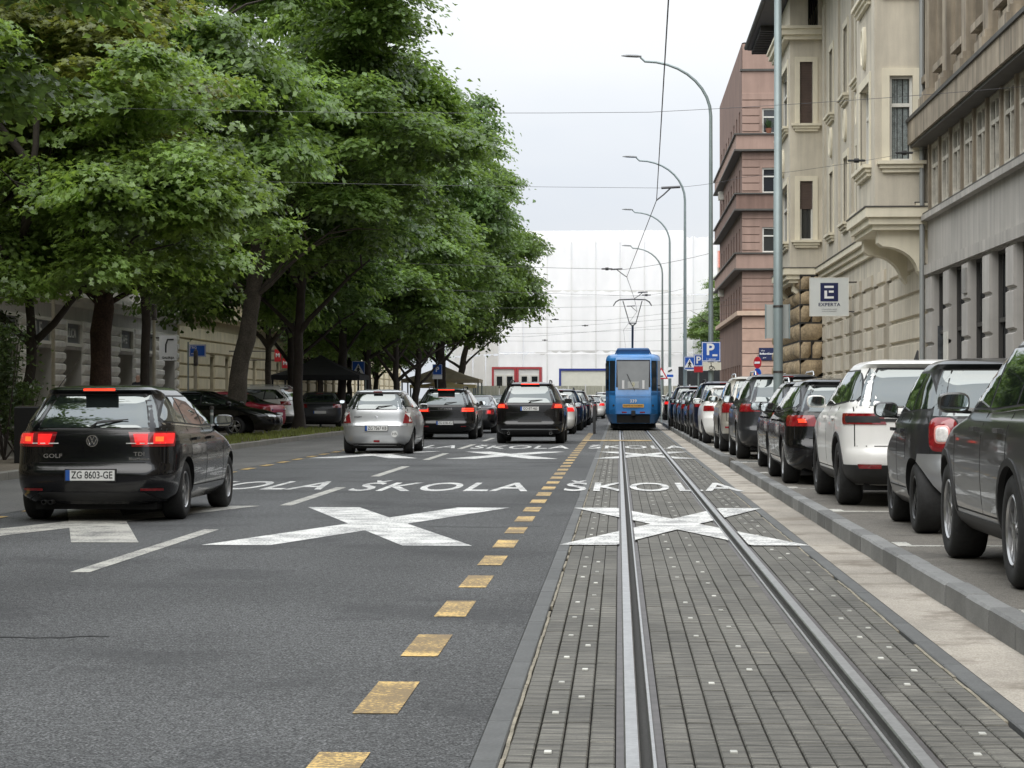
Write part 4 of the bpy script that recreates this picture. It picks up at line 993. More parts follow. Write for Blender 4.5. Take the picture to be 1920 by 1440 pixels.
class Shape:
    def __init__(s, L, W, H, belt=None, rake=.35, kind='hatch', cl=.19, nose=1.2, ws=.85, rx=.3, ry=.34, tumble=.70, step=.045, bump_z=.70, spoil=.06, taper=.07, screen=None, roundr=0.):
        s.hc = {}; s.ac = {}; s.L, s.W, s.H, s.kind = L, W, H, kind; hw = W/2; k = H/1.45; zb = belt or .66*H; zt = H-.10*k; s.zb, s.zt, s.cl = zb, zt, cl
        bz = bump_z*k
        if kind in ('hatch', 'suv'):
            yr = [(cl, .16), (cl+.10*k, .05), (.45*k, .0), (bz-.08, .0), (bz, step), (zb-.03, step+.05), (zb+.02, step+.07), (zt, step+.07+rake), (H-.06*k, step+.07+rake-spoil), (H-.03*k, step+.10+rake), (H-.012, step+.6+rake), (H, L*.40)]
        else:
            yr = [(cl, .15), (cl+.1*k, .04), (.48*k, 0), (.66*k, .015), (zb-.07, .05), (zb-.01, .10), (zb+.03, .42), (zb+.06, .58), (zt, .60+rake), (H-.04, .75+rake), (H-.012, 1.1+rake), (H, L*.46)]
        yf = [(cl, L-.14), (.40*k, L), (.56*k, L-.01), (.66*k, L-.06), (.74*k, L-.26), (.84*k, L-.62), (zb-.03, L-nose+.08), (zb+.03, L-nose-.02), (zt, L-nose-ws), (H-.03*k, L-nose-ws-.2), (H-.012, L-nose-ws-.55), (H, L*.40+.25 if kind != 'sedan' else L*.46+.25)]
        if (.84*k) >= zb-.04: yf = [p for p in yf if p[0] != .84*k]
        ww = [(cl, .84*hw), (cl+.10, .95*hw), (.42*k, .985*hw), (.62*k, 1.0*hw), (zb-.16, .992*hw), (zb-.05, .965*hw), (zb, .93*hw), (zb+.04, .915*hw), (zt, tumble*hw), (H-.055*k, (tumble-.045)*hw), (H-.025*k, (tumble-.15)*hw), (H-.008, (tumble-.34)*hw), (H, .16*hw)]
        s.yr, s.yf, s.w = pch(sorted(yr)), pch(sorted(yf)), pch(ww)
        s.rx = pch([(cl, rx), (zb, rx*.9), (zt, rx*.6), (H, .05)]); s.ry = pch([(cl, ry), (zb, ry), (zt, ry*.7), (H, .05)]); s.taper = taper; s.roundr = roundr
        s.zs = sorted({*[round(p[0], 4) for p in yr+yf+ww], *[round(cl+(H-cl)*i/34, 4) for i in range(35)]}); s.zs = [z for i, z in enumerate(s.zs) if i == 0 or z-s.zs[i-1] > .006]
        if s.zs[-1] != H: s.zs[-1] = H
        s.zmax = H-.002
    def D(s, x, y, z):
        t = abs(2*y/s.L-1); f = 1-s.taper*t**3
        return Vector((x*f, y, z))
    def half(s, z, nr=7, nc=8, ns=34, nf=6):
        k_ = round(z, 5)
        if k_ not in s.hc: s.hc[k_] = s.half_(z, nr, nc, ns, nf)
        return s.hc[k_]
    def half_(s, z, nr, nc, ns, nf):
        """half ring from rear centre to front centre"""
        w, yr, yf = s.w(z), s.yr(z), s.yf(z); rx = min(s.rx(z), w*.8); ry = min(s.ry(z), (yf-yr)*.35); kb = .05+s.roundr; p = []
        xc = w-rx; yb = lambda x: yr+kb*(x/max(s.W/2, .01))**2
        for i in range(nr): p.append((xc*i/nr, yb(xc*i/nr)))
        y0 = yb(xc)
        for i in range(nc+1): a = math.pi/2*i/nc; p.append((xc+rx*math.sin(a), y0+ry*(1-math.cos(a))))
        fy = min(.55, (yf-yr)*.3); fx = min(.42, w*.6); y1, y2 = y0+ry, yf-.12-fy
        for i in range(1, ns): p.append((w, y1+(y2-y1)*i/ns))
        for i in range(nc+1): a = math.pi/2*i/nc; p.append((w-fx*(1-math.cos(a)), y2+fy*math.sin(a)))
        xe = w-fx
        for i in range(1, nf+1): t = i/nf; x = xe*(1-t); p.append((x, yf-.12*(x/max(xe, .01))**2))
        return [s.D(x, y, z) for x, y in p]
    def arc(s, z):
        k_ = round(z, 5)
        if k_ not in s.ac: s.ac[k_] = s.arc_(z)
        return s.ac[k_]
    def arc_(s, z):
        h = s.half(z); d = [0]
        for a, b in zip(h[:-1], h[1:]): d.append(d[-1]+(b-a).length)
        return h, d
    def on(s, z, sa, off, sg):
        """point at arc length sa from the rear centre"""
        h, d = s.arc(z); k = min(max(int(np.searchsorted(d, sa))-1, 0), len(h)-2); t = (sa-d[k])/max(d[k+1]-d[k], 1e-6); p = h[k].lerp(h[k+1], t); tg = (h[k+1]-h[k]).normalized(); n = Vector((tg.y, -tg.x, 0))
        p = p+n*off; return Vector((p.x*sg, p.y, z))
    def s_at_x(s, z, x):
        h, d = s.arc(z)
        for k in range(len(h)-1):
            if h[k+1].x >= x: return d[k]+(d[k+1]-d[k])*(x-h[k].x)/max(h[k+1].x-h[k].x, 1e-6)
            if k > 16: break
        return d[14]
    def s_at_y(s, z, y):
        h, d = s.arc(z)
        for k in range(8, len(h)-1):
            if h[k+1].y >= y: return d[k]+(d[k+1]-d[k])*max(0, (y-h[k].y))/max(h[k+1].y-h[k].y, 1e-6)
        return d[-1]
    def rear_y(s, x, z): h = s.half(z); return np.interp(abs(x), [p.x for p in h[:16]], [p.y for p in h[:16]])
    def side_x(s, y, z): h = s.half(z)[8:52]; return float(np.interp(y, [p.y for p in h], [p.x for p in h]))
    def body(s):
        q = MB(); rings = []
        for z in s.zs:
            h = s.half(z); rings.append([q.p(p) for p in h] + [q.p((-p.x, p.y, p.z)) for p in h[-2:0:-1]])
        n = len(rings[0])
        for a, b in zip(rings[:-1], rings[1:]):
            for k in range(n): q.f.append([a[k], a[(k+1) % n], b[(k+1) % n], b[k]])
        q.f.append(rings[0][::-1]); q.f.append(rings[-1]); q.m = [0]*len(q.f); return q

def patch_grid(q, rows, inn):
    """a curved panel with real edges; rows of (outer, inner) points"""
    O = q.grid([[p[0] for p in r] for r in rows]); I = [[q.p(p[1]) for p in r] for r in rows]
    bo = O[0] + [r[-1] for r in O[1:]] + O[-1][-2::-1] + [r[0] for r in O[-2:0:-1]]; bi = I[0] + [r[-1] for r in I[1:]] + I[-1][-2::-1] + [r[0] for r in I[-2:0:-1]]
    n = len(bo)
    for k in range(n): q.f.append([bo[k], bo[(k+1) % n], bi[(k+1) % n], bi[k]]); q.m.append(0)
def wrap(s, z0, z1, fa, fb, off=.006, sg=1, nz=6, nu=10, th=.012):
    q = MB(); rows = []
    for i in range(nz+1):
        z = z0+(z1-z0)*i/nz; a, b = fa(z), fb(z)
        rows.append([(s.on(z, a+(b-a)*j/nu, off, sg), s.on(z, a+(b-a)*j/nu, off-th, sg)) for j in range(nu+1)])
    patch_grid(q, rows, th); return q
def rear_panel(s, z0, z1, xl, xr, off=.006, nz=6, nx=12, th=.012):
    """panel on the tail; xl, xr functions of z (signed x)"""
    q = MB(); rows = []
    for i in range(nz+1):
        z = z0+(z1-z0)*i/nz; a, b = xl(z), xr(z); r = []
        for j in range(nx+1):
            x = a+(b-a)*j/nx; sg = 1 if x >= 0 else -1; sa = s.s_at_x(z, abs(x)); r.append((s.on(z, sa, off, sg), s.on(z, sa, off-th, sg)))
        rows.append(r)
    patch_grid(q, rows, th); return q
def side_panel(s, ys, zlo, zhi, off=.006, sg=1, nz=4, th=.012, n=14):
    q = MB(); rows = []
    for i in range(n+1):
        y = ys[0]+(ys[1]-ys[0])*i/n; a, b = zlo(y), zhi(y); r = []
        for j in range(nz+1):
            z = a+(b-a)*j/nz; sa = s.s_at_y(z, y); r.append((s.on(z, sa, off, sg), s.on(z, sa, off-th, sg)))
        rows.append(r)
    patch_grid(q, rows, th); return q
def wheel_meshes(r, wd, style, rimm):
    tw = wd/2; q = MB(); q.lathe([(r*.62, -tw*.86), (r*.70, -tw), (r*.90, -tw), (r*.97, -tw*.86), (r, -tw*.6), (r, tw*.6), (r*.97, tw*.86), (r*.90, tw), (r*.70, tw), (r*.62, tw*.86)], 40); ty = q.mesh('tyre', rubber, 40)
    q = MB(); q.lathe([(r*.64, -tw*.8), (r*.64, tw*.85), (r*.60, tw*.95), (r*.575, tw*.85), (r*.57, tw*.3)], 36); n = style[0]; dbl = style[1]
    for k in range(n):
        for off in ((-dbl, dbl) if dbl else (0,)):
            a = 2*math.pi*k/n; m = Matrix.Rotation(a, 4, 'X'); wsp = r*style[2]
            A = [(tw*.80, -wsp*.7+off*.35*r, r*.10), (tw*.80, wsp*.7+off*.35*r, r*.10), (tw*.72, wsp+off*r, r*.60), (tw*.72, -wsp+off*r, r*.60)]
            top = [q.p(m @ Vector(p)) for p in A]; bot = [q.p(m @ Vector((p[0]-tw*.3, p[1], p[2]))) for p in A]
            q.f.append(top); q.m.append(0)
            for i in range(4): q.f.append([top[i], top[(i+1) % 4], bot[(i+1) % 4], bot[i]]); q.m.append(0)
    q.lathe([(r*.15, tw*.6), (r*.15, tw*.84), (r*.11, tw*.9), (.001, tw*.9)], 18)
    rm = q.mesh('rim', rimm, 30)
    q = MB(); q.lathe([(r*.57, tw*.0), (r*.57, tw*.05), (.001, tw*.05)], 28); hub = q.mesh('wheel', well_m)
    return hub, ty, rm
CARS = {}
def bake_body(s, axles, r, paint):
    """body with real wheel arches cut out of it"""
    me = s.body().mesh('body', [paint, well_m]); ob = link('tmp', me)
    q = MB()
    for ya in axles:
        for sg in (-1, 1):
            x0 = s.side_x(ya, min(.5, s.zb-.2)); q.lathe([(.0005, (x0-.30)*sg), (r*1.13, (x0-.30)*sg), (r*1.13, (x0+.25)*sg), (.0005, (x0+.25)*sg)], 36, 0, 'x', (0, ya, r))
    cm = q.mesh('cut', well_m); bm = bmesh.new(); bm.from_mesh(cm); bmesh.ops.remove_doubles(bm, verts=bm.verts, dist=.002); bmesh.ops.recalc_face_normals(bm, faces=bm.faces); bm.to_mesh(cm); bm.free(); cut = link('tmpc', cm)
    md = ob.modifiers.new('b', 'BOOLEAN'); md.object = cut; md.operation = 'DIFFERENCE'; md.solver = 'EXACT'; md.material_mode = 'TRANSFER'
    dg = bpy.context.evaluated_depsgraph_get(); dg.update(); out = bpy.data.meshes.new_from_object(ob.evaluated_get(dg))
    bpy.data.objects.remove(ob); bpy.data.objects.remove(cut)
    out.polygons.foreach_set('use_smooth', [True]*len(out.polygons)); out.set_sharp_from_angle(angle=R(38)); out.name = 'body'; return out

def make_car(name, label, X, Yr, z, s, paint, rz=0., wheel_r=.315, axr=.78, wb=2.6, style=(5, .09, .045), rimm=None, lamps=None, plate=None, plate_z=None, third=None, rails=None, clad=None, glass_w=.80, logo=None, texts=(), exhaust=(), mirrors=True, fog=None, wiper=True, handle=True, group=None, cat='car', trim=None, belt_rise=.05, detail=2, rear_extra=None, plate_w_=.52, zrear_glass=None, roofp=None, bumper=None, key=None, sidewin=True, antenna=None):
    t = thing(name, label, cat, (X, Yr, z), rz, group)
    H, L, W, zb, zt = s.H, s.L, s.W, s.zb, s.zt; axles = (axr, axr+wb); cached = CARS.get(key) if key else None
    if cached: body_me = cached['body']
    else:
        body_me = bake_body(s, axles, wheel_r, paint)
        if key: CARS[key] = {'body': body_me}
    def bl(nm, q, mats, smooth=50, parent=t): return q.build(nm, mats, parent, smooth)
    b = link('body', body_me, t); b.material_slots[0].link = 'OBJECT'; b.material_slots[0].material = paint
    sd = s
    # glass
    zg0, zg1 = zrear_glass or (zb+.03, zt-.015)
    bl('rear_window_trim', rear_panel(sd, zg0-.02, zg1+.015, lambda z: -sd.w(z)*(glass_w+.03), lambda z: sd.w(z)*(glass_w+.03), .003), plast)
    rw = bl('rear_window', rear_panel(sd, zg0, zg1, lambda z: -sd.w(z)*glass_w, lambda z: sd.w(z)*glass_w, .007), G_car)
    if wiper and detail > 1:
        q = MB(); y = sd.rear_y(0, zg0+.03)-.02; y2 = sd.rear_y(.3, zg0+.08)-.022; q.tube([(-.02, y, zg0+.0), (.04, y-.005, zg0+.05), (.30, y2, zg0+.075)], [.02, .012, .008], 6); q.tube([(-.04, y2-.002, zg0+.06), (.36, y2, zg0+.085)], .007, 5); q.build('wiper', plast, rw)
    ya = sd.yr(zb+.06)+ .50*(sd.yr(zt)-sd.yr(zb)) if s.kind != 'sedan' else sd.yr(zt)*.62
    ye_b, ye_t = sd.yf(zb+.02)-.16, sd.yf(zt)-.06
    yrt = sd.yr(zt)+.22
    lo = lambda y: zb+.045+belt_rise*max(0, 1-(y-ya)/1.4)
    hi = lambda y: min(zt-.035, zt-.035-(zt-.03-lo(ya+.1))*max(0, (yrt-y)/max(yrt-ya, .05))**1.1*.82, zt-.035-(zt-zb-.06)*max(0, (y-ye_t)/max(ye_b-ye_t, .05)))
    m1 = ya+(ye_b-ya)*(.26 if s.kind != 'sedan' else .14); m2 = ya+(ye_b-ya)*.58
    for sg in ((-1, 1) if sidewin else ()):
        bl('window_trim', side_panel(sd, (ya-.05, ye_b+.04), lambda y: lo(y)-.018, lambda y: max(hi(y)+.018, lo(y)-.01), .003, sg, n=24), plast)
        for (y0, y1) in ((ya, m1-.03), (m1+.02, m2-.03), (m2+.03, ye_b)):
            bl('side_window', side_panel(sd, (y0, y1), lo, lambda y: max(hi(y), lo(y)+.01), .007, sg), G_car)
        if trim: bl('window_strip', side_panel(sd, (ya-.05, ye_b+.04), lambda y: lo(y)-.035, lambda y: lo(y)-.017, .008, sg, 1), trim)
        if detail > 1:
            for yy in (m1+.0, m2, ye_b-.02):   # door gaps
                zl = sd.cl+.16; bl('panel_seam', side_panel(sd, (yy-.005, yy+.005), lambda y: zl if abs(yy-axr) > wheel_r*1.2 else axr*0+wheel_r*2.1, lambda y: zb+.02, .0015, sg, 8, .003, 1), seam_m)
            bl('panel_seam', side_panel(sd, (axr+wheel_r*1.2, axr+wb-wheel_r*1.2), lambda y: sd.cl+.16, lambda y: sd.cl+.172, .0015, sg, 1, .003), seam_m)
            if handle:
                for yy in (m1+.10, m2+.10):
                    q = MB(); hx = sd.side_x(yy+.1, zb-.10)+.012; q.box(min(sg*hx, sg*(hx+.028)), max(sg*hx, sg*(hx+.028)), yy, yy+.20, zb-.115, zb-.085); q.box(min(sg*(hx-.02), sg*hx), max(sg*(hx-.02), sg*hx), yy, yy+.20, zb-.112, zb-.088); q.build('door_handle', paint, t)
    if clad:
        zc = clad; q = wrap(sd, sd.cl+.005, zc, lambda z: 0, lambda z: sd.s_at_y(z, axr-wheel_r*1.16), .014, 1, 9, 18, .03); bl('rear_cladding', q, plast); bl('rear_cladding', wrap(sd, sd.cl+.005, zc, lambda z: 0, lambda z: sd.s_at_y(z, axr-wheel_r*1.16), .014, -1, 9, 18, .03), plast)
        for sg in (-1, 1):
            bl('sill_cladding', side_panel(sd, (axr+wheel_r*1.17, axr+wb-wheel_r*1.17), lambda y: sd.cl+.01, lambda y: sd.cl+.13, .008, sg), plast)
            for yc in axles:   # arch lips
                q = MB(); rows = []
                for i in range(17):
                    a = R(-8+196*i/16); r0 = []
                    for rr in (1.125, 1.26):
                        y, zz = yc+math.cos(a)*wheel_r*rr, wheel_r+math.sin(a)*wheel_r*rr; zz = max(zz, sd.cl+.02); sa = sd.s_at_y(zz, y); r0.append((sd.on(zz, sa, .010, sg), sd.on(zz, sa, -.03, sg)))
                    rows.append(r0)
                patch_grid(q, rows, .02); bl('arch_lip', q, plast)
    if bumper is not None:
        z0, z1, mt = bumper; bl('rear_diffuser', rear_panel(sd, z0, z1, lambda z: -W*.5*(.62+.2*(z1-z)/(z1-z0)), lambda z: W*.5*(.62+.2*(z1-z)/(z1-z0)), .006), mt)
    if detail > 1:   # tailgate gaps
        zs_ = plate_z-.12 if (plate_z and plate_z > .75) else .62*H/1.45
        wg = W*.5-.17
        bl('panel_seam', rear_panel(sd, zs_, zs_+.010, lambda z: -wg, lambda z: wg, .0015, 1, 16, .003), seam_m)
        for sg in (-1, 1):
            bl('panel_seam', rear_panel(sd, zs_, zb+.02, lambda z: sg*(wg+.02)-.005, lambda z: sg*(wg+.02)+.005, .0015, 10, 1, .003), seam_m)
    # wheels
    wk = (round(wheel_r, 3), style, (rimm or alloy).name)
    if wk not in CARS: CARS[wk] = wheel_meshes(wheel_r, .225 if wheel_r < .34 else .26, style, rimm or alloy)
    hub, ty, rm = CARS[wk]
    for ya_ in axles:
        for sg in (-1, 1):
            x = sd.side_x(ya_, min(.55, zb-.2))-.135
            wo = link('wheel', hub, t, (sg*x, ya_, wheel_r), (0, 0, 0 if sg > 0 else R(180))); link('tyre', ty, wo); link('rim', rm, wo)
    # tail lamps
    for spec in (lamps or []):
        z0, z1, xi0, xi1, yo0, yo1, mt = spec[:7]; nm = spec[7] if len(spec) > 7 else 'tail_lamp'
        fx = lerp([(z0, xi0), (z1, xi1)]); fy = lerp([(z0, yo0), (z1, yo1)])
        for sg in (-1, 1):
            bl(nm, wrap(sd, z0, z1, lambda z: sd.s_at_x(z, fx(z)), lambda z: (sd.s_at_y(z, sd.yr(z)+fy(z)) if fy(z) >= 0 else sd.s_at_x(z, -fy(z))), .010+(.004 if nm != 'tail_lamp' else 0), sg, 5, 10), mt)
    if third:
        zt3 = H-.062*H/1.45; y = sd.rear_y(0, zt3)-.012; q = MB(); q.box(-third[0], third[0], y-.014, y-.002, zt3-.008, zt3+.016); bk_ = q.build('brake_lamp', third[1], t); q = MB(); q.box(-third[0]-.01, third[0]+.01, y-.018, y+.03, zt3-.016, zt3-.0085); q.build('lamp_shroud', plast, bk_)  # strip added below the brake lamp hides its reflection in the glass
    if fog:
        for sg in (-1, 1): bl('reflector', rear_panel(sd, fog[0], fog[1], lambda z: sg*fog[2] if sg > 0 else -fog[3], lambda z: sg*fog[3] if sg > 0 else -fog[2], .010, 2, 6), fog[4])
    if plate:
        y = float(sd.rear_y(0, plate_z))-.014; ph = .11; pw = plate_w_/2
        yb = float(sd.rear_y(0, plate_z-ph/2)); yt = float(sd.rear_y(0, plate_z+ph/2)); y = min(yb, yt)-.006
        q = MB(); q.box(-pw-.012, pw+.012, y-.012, y+.03, plate_z-ph/2-.012, plate_z+ph/2+.012); pk = q.build('plate_holder', plast, t)
        q = MB(); q.box(-pw, pw, y-.018, y-.011, plate_z-ph/2, plate_z+ph/2); pl = q.build('licence_plate', plate_w, t)
        q = MB(); q.box(-pw, -pw+.045, y-.021, y-.0185, plate_z-ph/2, plate_z+ph/2); q.build('plate_band', plate_b, pl)
        if detail > 1:
            link('lettering', text_mesh(plate, .105, plate_k, .001, .001, 1.0, .80), pl, (.02, y-.0195, plate_z))
    if texts:
        for txt, x, zz, sz, mt, sx in texts:
            link('badge_lettering', text_mesh(txt, sz, mt, .003, .001, 1.05, sx), t, (x, float(sd.rear_y(x, zz))-.008, zz))
    if logo:
        zz, r, kind = logo; y = float(sd.rear_y(0, zz))-.006; q = MB(); q.lathe([(r, .01), (r, -.012), (r*.86, -.012), (r*.86, -.004)], 28, 0, 'y', (0, y, zz)); 
        lg_ = q.build('badge', chrome, t, 40)
        q = MB(); q.lathe([(r*.86, -.003), (.001, -.003)], 28, 0, 'y', (0, y, zz)); q.build('badge_field', plate_k if kind == 'VW' else satin, lg_)
        if kind == 'VW':
            q = MB()
            def st(pts):
                for (a, bb), (c, d) in zip(pts[:-1], pts[1:]): q.tube([(a*r, y-.008, zz+bb*r), (c*r, y-.008, zz+d*r)], r*.085, 5)
            st([(-.36, .76), (0, .10), (.36, .76)]); st([(-.74, .36), (-.34, -.62), (0, .04), (.34, -.62), (.74, .36)]); q.build('badge_letters', chrome, lg_)
    for (x, zz, rr) in exhaust:
        q = MB(); y = .02; q.lathe([(rr, y-.02), (rr, y+.35), (rr*.85, y+.35), (rr*.85, y-.02), (rr, y-.02)], 16, 0, 'y', (x, 0, zz)); q.build('exhaust_pipe', chrome if rr > .03 else plast, t)
    q = MB(); q.box(-W*.36, W*.36, .25, .55, sd.cl-.06, sd.cl+.03); q.box(-.2, .35, .5, L*.6, sd.cl-.04, sd.cl+.02); q.build('underbody', well_m, t)
    if mirrors:
        for sg in (-1, 1):
            ym = ye_b-.34 if s.kind == 'micro' else ye_b-.22; x0 = sd.side_x(ym, zb+.03); cx = x0+.13; q = MB(); zc = zb+.075
            rings = []
            for yy, k in ((ym-.005, .80), (ym, .92), (ym+.03, 1.0), (ym+.09, .86), (ym+.13, .5), (ym+.145, .15)):
                rings.append([(sg*(cx+.115*k*math.copysign(abs(math.cos(a))**.6, math.cos(a))), yy, zc+.075*k*math.copysign(abs(math.sin(a))**.65, math.sin(a))) for a in [2*math.pi*j/20 for j in range(20)]])
            idx = [[q.p(p) for p in r_] for r_ in rings]
            for a_, b_ in zip(idx[:-1], idx[1:]):
                for j in range(20): q.f.append([a_[j], a_[(j+1) % 20], b_[(j+1) % 20], b_[j]])
            q.f.append(idx[-1]); q.f.append(idx[0][::-1]); q.m = [0]*len(q.f)
            q.tube([(sg*(x0-.03), ym+.07, zc-.06), (sg*(cx-.03), ym+.07, zc-.055)], .025, 6)
            mo = q.build('mirror', paint, t, 50)
            q = MB(); q.poly([(sg*(cx+.098*math.copysign(abs(math.cos(a))**.6, math.cos(a))), ym-.009, zc+.060*math.copysign(abs(math.sin(a))**.65, math.sin(a))) for a in [2*math.pi*j/20 for j in range(20)]]); q.build('mirror_glass', mirror_g, mo)
    if rails:
        for sg in (-1, 1):
            y0, y1 = sd.yr(zt)+.18, ye_t-.25; xr_ = sd.side_x((y0+y1)/2, H-.045)-.03; q = MB(); zz = H-.03
            q.tube([(sg*xr_, y0-.1, zz-.02), (sg*xr_, y0, zz+.05), (sg*xr_, y0+.2, zz+.065), (sg*xr_, y1-.2, zz+.065), (sg*xr_, y1, zz+.045), (sg*xr_, y1+.1, zz-.02)], .018, 7); q.build('roof_rail', rails, t, 60)
    if antenna:
        q = MB(); q.grid([[(-.02, .0, H-.02), (.02, .0, H-.02)], [(-.003, .10, H+.05), (.003, .10, H+.05)]]); q.tube([(0, sd.yr(zt)+.35, H-.02), (0, sd.yr(zt)+.25, H+antenna)], [.012, .004], 5); 
        q = MB(); q.tube([(0, sd.yr(zt)+.35, H-.03), (0, sd.yr(zt)+.25, H+antenna)], [.012, .004], 5); q.build('antenna', plast, t)
    # front lamps and grille, seen when the nose shows
    for sg in (-1, 1):
        zf = .62*H/1.45
        q = MB(); rows = []
        for i in range(5):
            z_ = zf+.10*i/4*H/1.45; h, d = s.arc(z_); tot = d[-1]; r0 = []
            for j in range(7): sa = tot-.42-.38*j/6; r0.append((sd.on(z_, sa, .008, sg), sd.on(z_, sa, -.01, sg)))
            rows.append(r0)
        patch_grid(q, rows, .01); bl('head_lamp', q, head_l)
    if rear_extra: rear_extra(t, s)
    return t

shapes = {
 'golf': Shape(4.25, 1.80, 1.46, .97, .36, rx=.30, ry=.36, tumble=.71, bump_z=.60),
 'swift': Shape(3.85, 1.70, 1.51, 1.02, .26, rx=.34, ry=.42, tumble=.70, bump_z=.70, nose=1.0),
 'gle': Shape(4.9, 2.0, 1.77, 1.14, .34, 'suv', cl=.25, rx=.32, ry=.38, tumble=.68, bump_z=.52),
 'macan': Shape(4.7, 1.94, 1.62, 1.06, .50, 'suv', cl=.23, rx=.34, ry=.42, tumble=.68, bump_z=.52),
 'austral': Shape(4.5, 1.84, 1.63, 1.07, .42, 'suv', cl=.24, rx=.34, ry=.42, tumble=.70, bump_z=.58),
 'tiguan': Shape(4.5, 1.84, 1.67, 1.08, .36, 'suv', cl=.24, rx=.30, ry=.36, tumble=.72, bump_z=.58),
 'smart': Shape(2.75, 1.66, 1.55, 1.00, .34, 'hatch', cl=.22, rx=.36, ry=.40, tumble=.72, bump_z=.58, nose=.55, ws=.62),
 'hatch': Shape(4.2, 1.78, 1.47, .97, .42, rx=.30, ry=.38, tumble=.70, bump_z=.6),
 'wagon': Shape(4.6, 1.82, 1.47, .97, .40, rx=.30, ry=.38, tumble=.70, bump_z=.6),
 'suvb': Shape(4.65, 1.88, 1.66, 1.08, .34, 'suv', cl=.24, rx=.30, ry=.36, tumble=.71, bump_z=.56),
 'sedan': Shape(4.75, 1.84, 1.44, .96, .78, 'sedan', cl=.19, rx=.30, ry=.40, tumble=.70),
}
# --- cars in the lanes
def golf_extra(t, s):
    # split lamps: bright inner element and amber corner, reversing lamp
    for sg in (-1, 1):
        wrap(s, .855, .905, lambda z: s.s_at_x(z, .66), lambda z: s.s_at_x(z, .73), .016, sg, 3, 5).build('lamp_element', amber, t, 50)
        rear_panel(s, .83, .84, lambda z: -.75 if sg < 0 else .36, lambda z: -.36 if sg < 0 else .75, .014, 1, 8).build('lamp_strip', clear_l, t)
make_car('car', 'black hatchback with lit tail lamps and plate ZG 8603 GE, nearest on the left', -5.55, 23.05, 0, shapes['golf'], P_black, 0, .32, .80, 2.62, (5, .085, .04), alloy,
  lamps=[(.80, .955, .42, .38, .22, .30, off_r), (.82, .935, .46, .43, -.585, -.585, lit_r, 'lamp_element'), (.83, .94, .64, .64, .20, .26, lit_r, 'lamp_element')], plate='ZG 8603-GE', plate_z=.50, third=(.17, brake), glass_w=.82, logo=(.86, .062, 'VW'),
  texts=[('GOLF', -.42, .70, .06, chrome, 1.3), ('TDI', .50, .72, .06, chrome, 1.2), ('BlueMotion', .50, .67, .034, chrome, 1.3)], fog=(.335, .36, .52, .74, off_r), exhaust=[(-.50, .215, .024), (-.43, .215, .024)], trim=chrome, bumper=(.22, .32, plast), rear_extra=golf_extra)
def swift_extra(t, s):
    q = MB(); y = float(s.rear_y(0, .30))-.012; q.box(-.07, .07, y-.008, y+.02, .275, .325, c=.004); q.build('fog_lamp', off_r, t)
    x = .42; z = .47; y = float(s.rear_y(x, z))-.005; q = MB(); q.lathe([(.075, 0), (.075, -.004), (.001, -.004)], 24, 0, 'y', (x, y, z)); st = q.build('sticker', plate_w, t)
    link('lettering', text_mesh('HR', .085, plate_k, .001), st, (x, y-.006, z))
    q = MB(); 
    for a, b in (((-.03, .03), (.03, 0)), ((.03, 0), (-.03, 0)), ((-.03, 0), (.03, -.03))): q.tube([(a[0], float(s.rear_y(0, .86))-.008, .86+a[1]), (b[0], float(s.rear_y(0, .86))-.008, .86+b[1])], .008, 5)
    q.build('badge', chrome, t)
make_car('car', 'silver hatchback with HR sticker and plate ZG 7567 KB in the left lane', -5.62, 51.2, 0, shapes['swift'], P_silver, 0, .30, .62, 2.43, (8, 0, .05), alloy,
  lamps=[(.72, 1.0, .60, .66, .34, .10, off_r), (.76, .96, .73, .76, .26, .08, clear_l, 'lamp_element')], plate='ZG 7567 KB', plate_z=.60, third=(.10, off_r), glass_w=.86, texts=[('SWIFT', -.44, .86, .05, plate_k, 1.2)], rear_extra=swift_extra, exhaust=[(.5, .2, .025)], antenna=.12, bumper=(.20, .245, plast))
def macan_extra(t, s):
    q = rear_panel(s, .90, .925, lambda z: -.66, lambda z: .66, .008, 1, 14); q.build('lamp_bar', plast, t)
    link('badge_lettering', text_mesh('CAYENNE', .07, chrome, .003, .001, 1.4, 1.1), t, (0, float(s.rear_y(0, .96))-.01, .96))
make_car('car', 'black sporty estate with lit brake lamps behind the silver hatchback', -5.42, 68.9, 0, shapes['macan'], P_blackb, 0, .37, .95, 2.85, (5, .09, .04), alloy_d,
  lamps=[(.86, 1.0, .48, .52, .28, .30, off_r), (.88, .93, .52, .54, .22, .24, brake, 'lamp_element'), (.945, .985, .52, .54, .22, .24, brake, 'lamp_element')], plate='ZG 6106-KU', plate_z=.52, third=(.26, brake), rear_extra=macan_extra, fog=(.40, .425, .50, .66, off_r), rails=plast)
make_car('car', 'dark saloon with round tail lamps in front of the sporty estate', -5.35, 80.5, 0, shapes['sedan'], P_black, 0, .32, .95, 2.7, (5, .09, .04), alloy,
  lamps=[(.70, .88, .50, .52, .15, .15, off_r), (.73, .84, .56, .57, -.68, -.69, lit_r, 'lamp_element')], plate='ZG 302-AB', plate_z=.6, wiper=False, detail=1)
make_car('car', 'black saloon half hidden, ahead of the dark saloon', -5.2, 97, 0, shapes['sedan'], P_dgrey, 0, .32, .95, 2.7, lamps=[(.70, .88, .50, .52, .2, .2, off_r)], detail=1, key='sedan')
def gle_extra(t, s):
    rear_panel(s, .62, .70, lambda z: -.34, lambda z: .34, .007, 2, 8).build('plate_recess', plast, t)
    rear_panel(s, .40, .425, lambda z: -.80, lambda z: .80, .012, 1, 16).build('chrome_strip', satin, t)
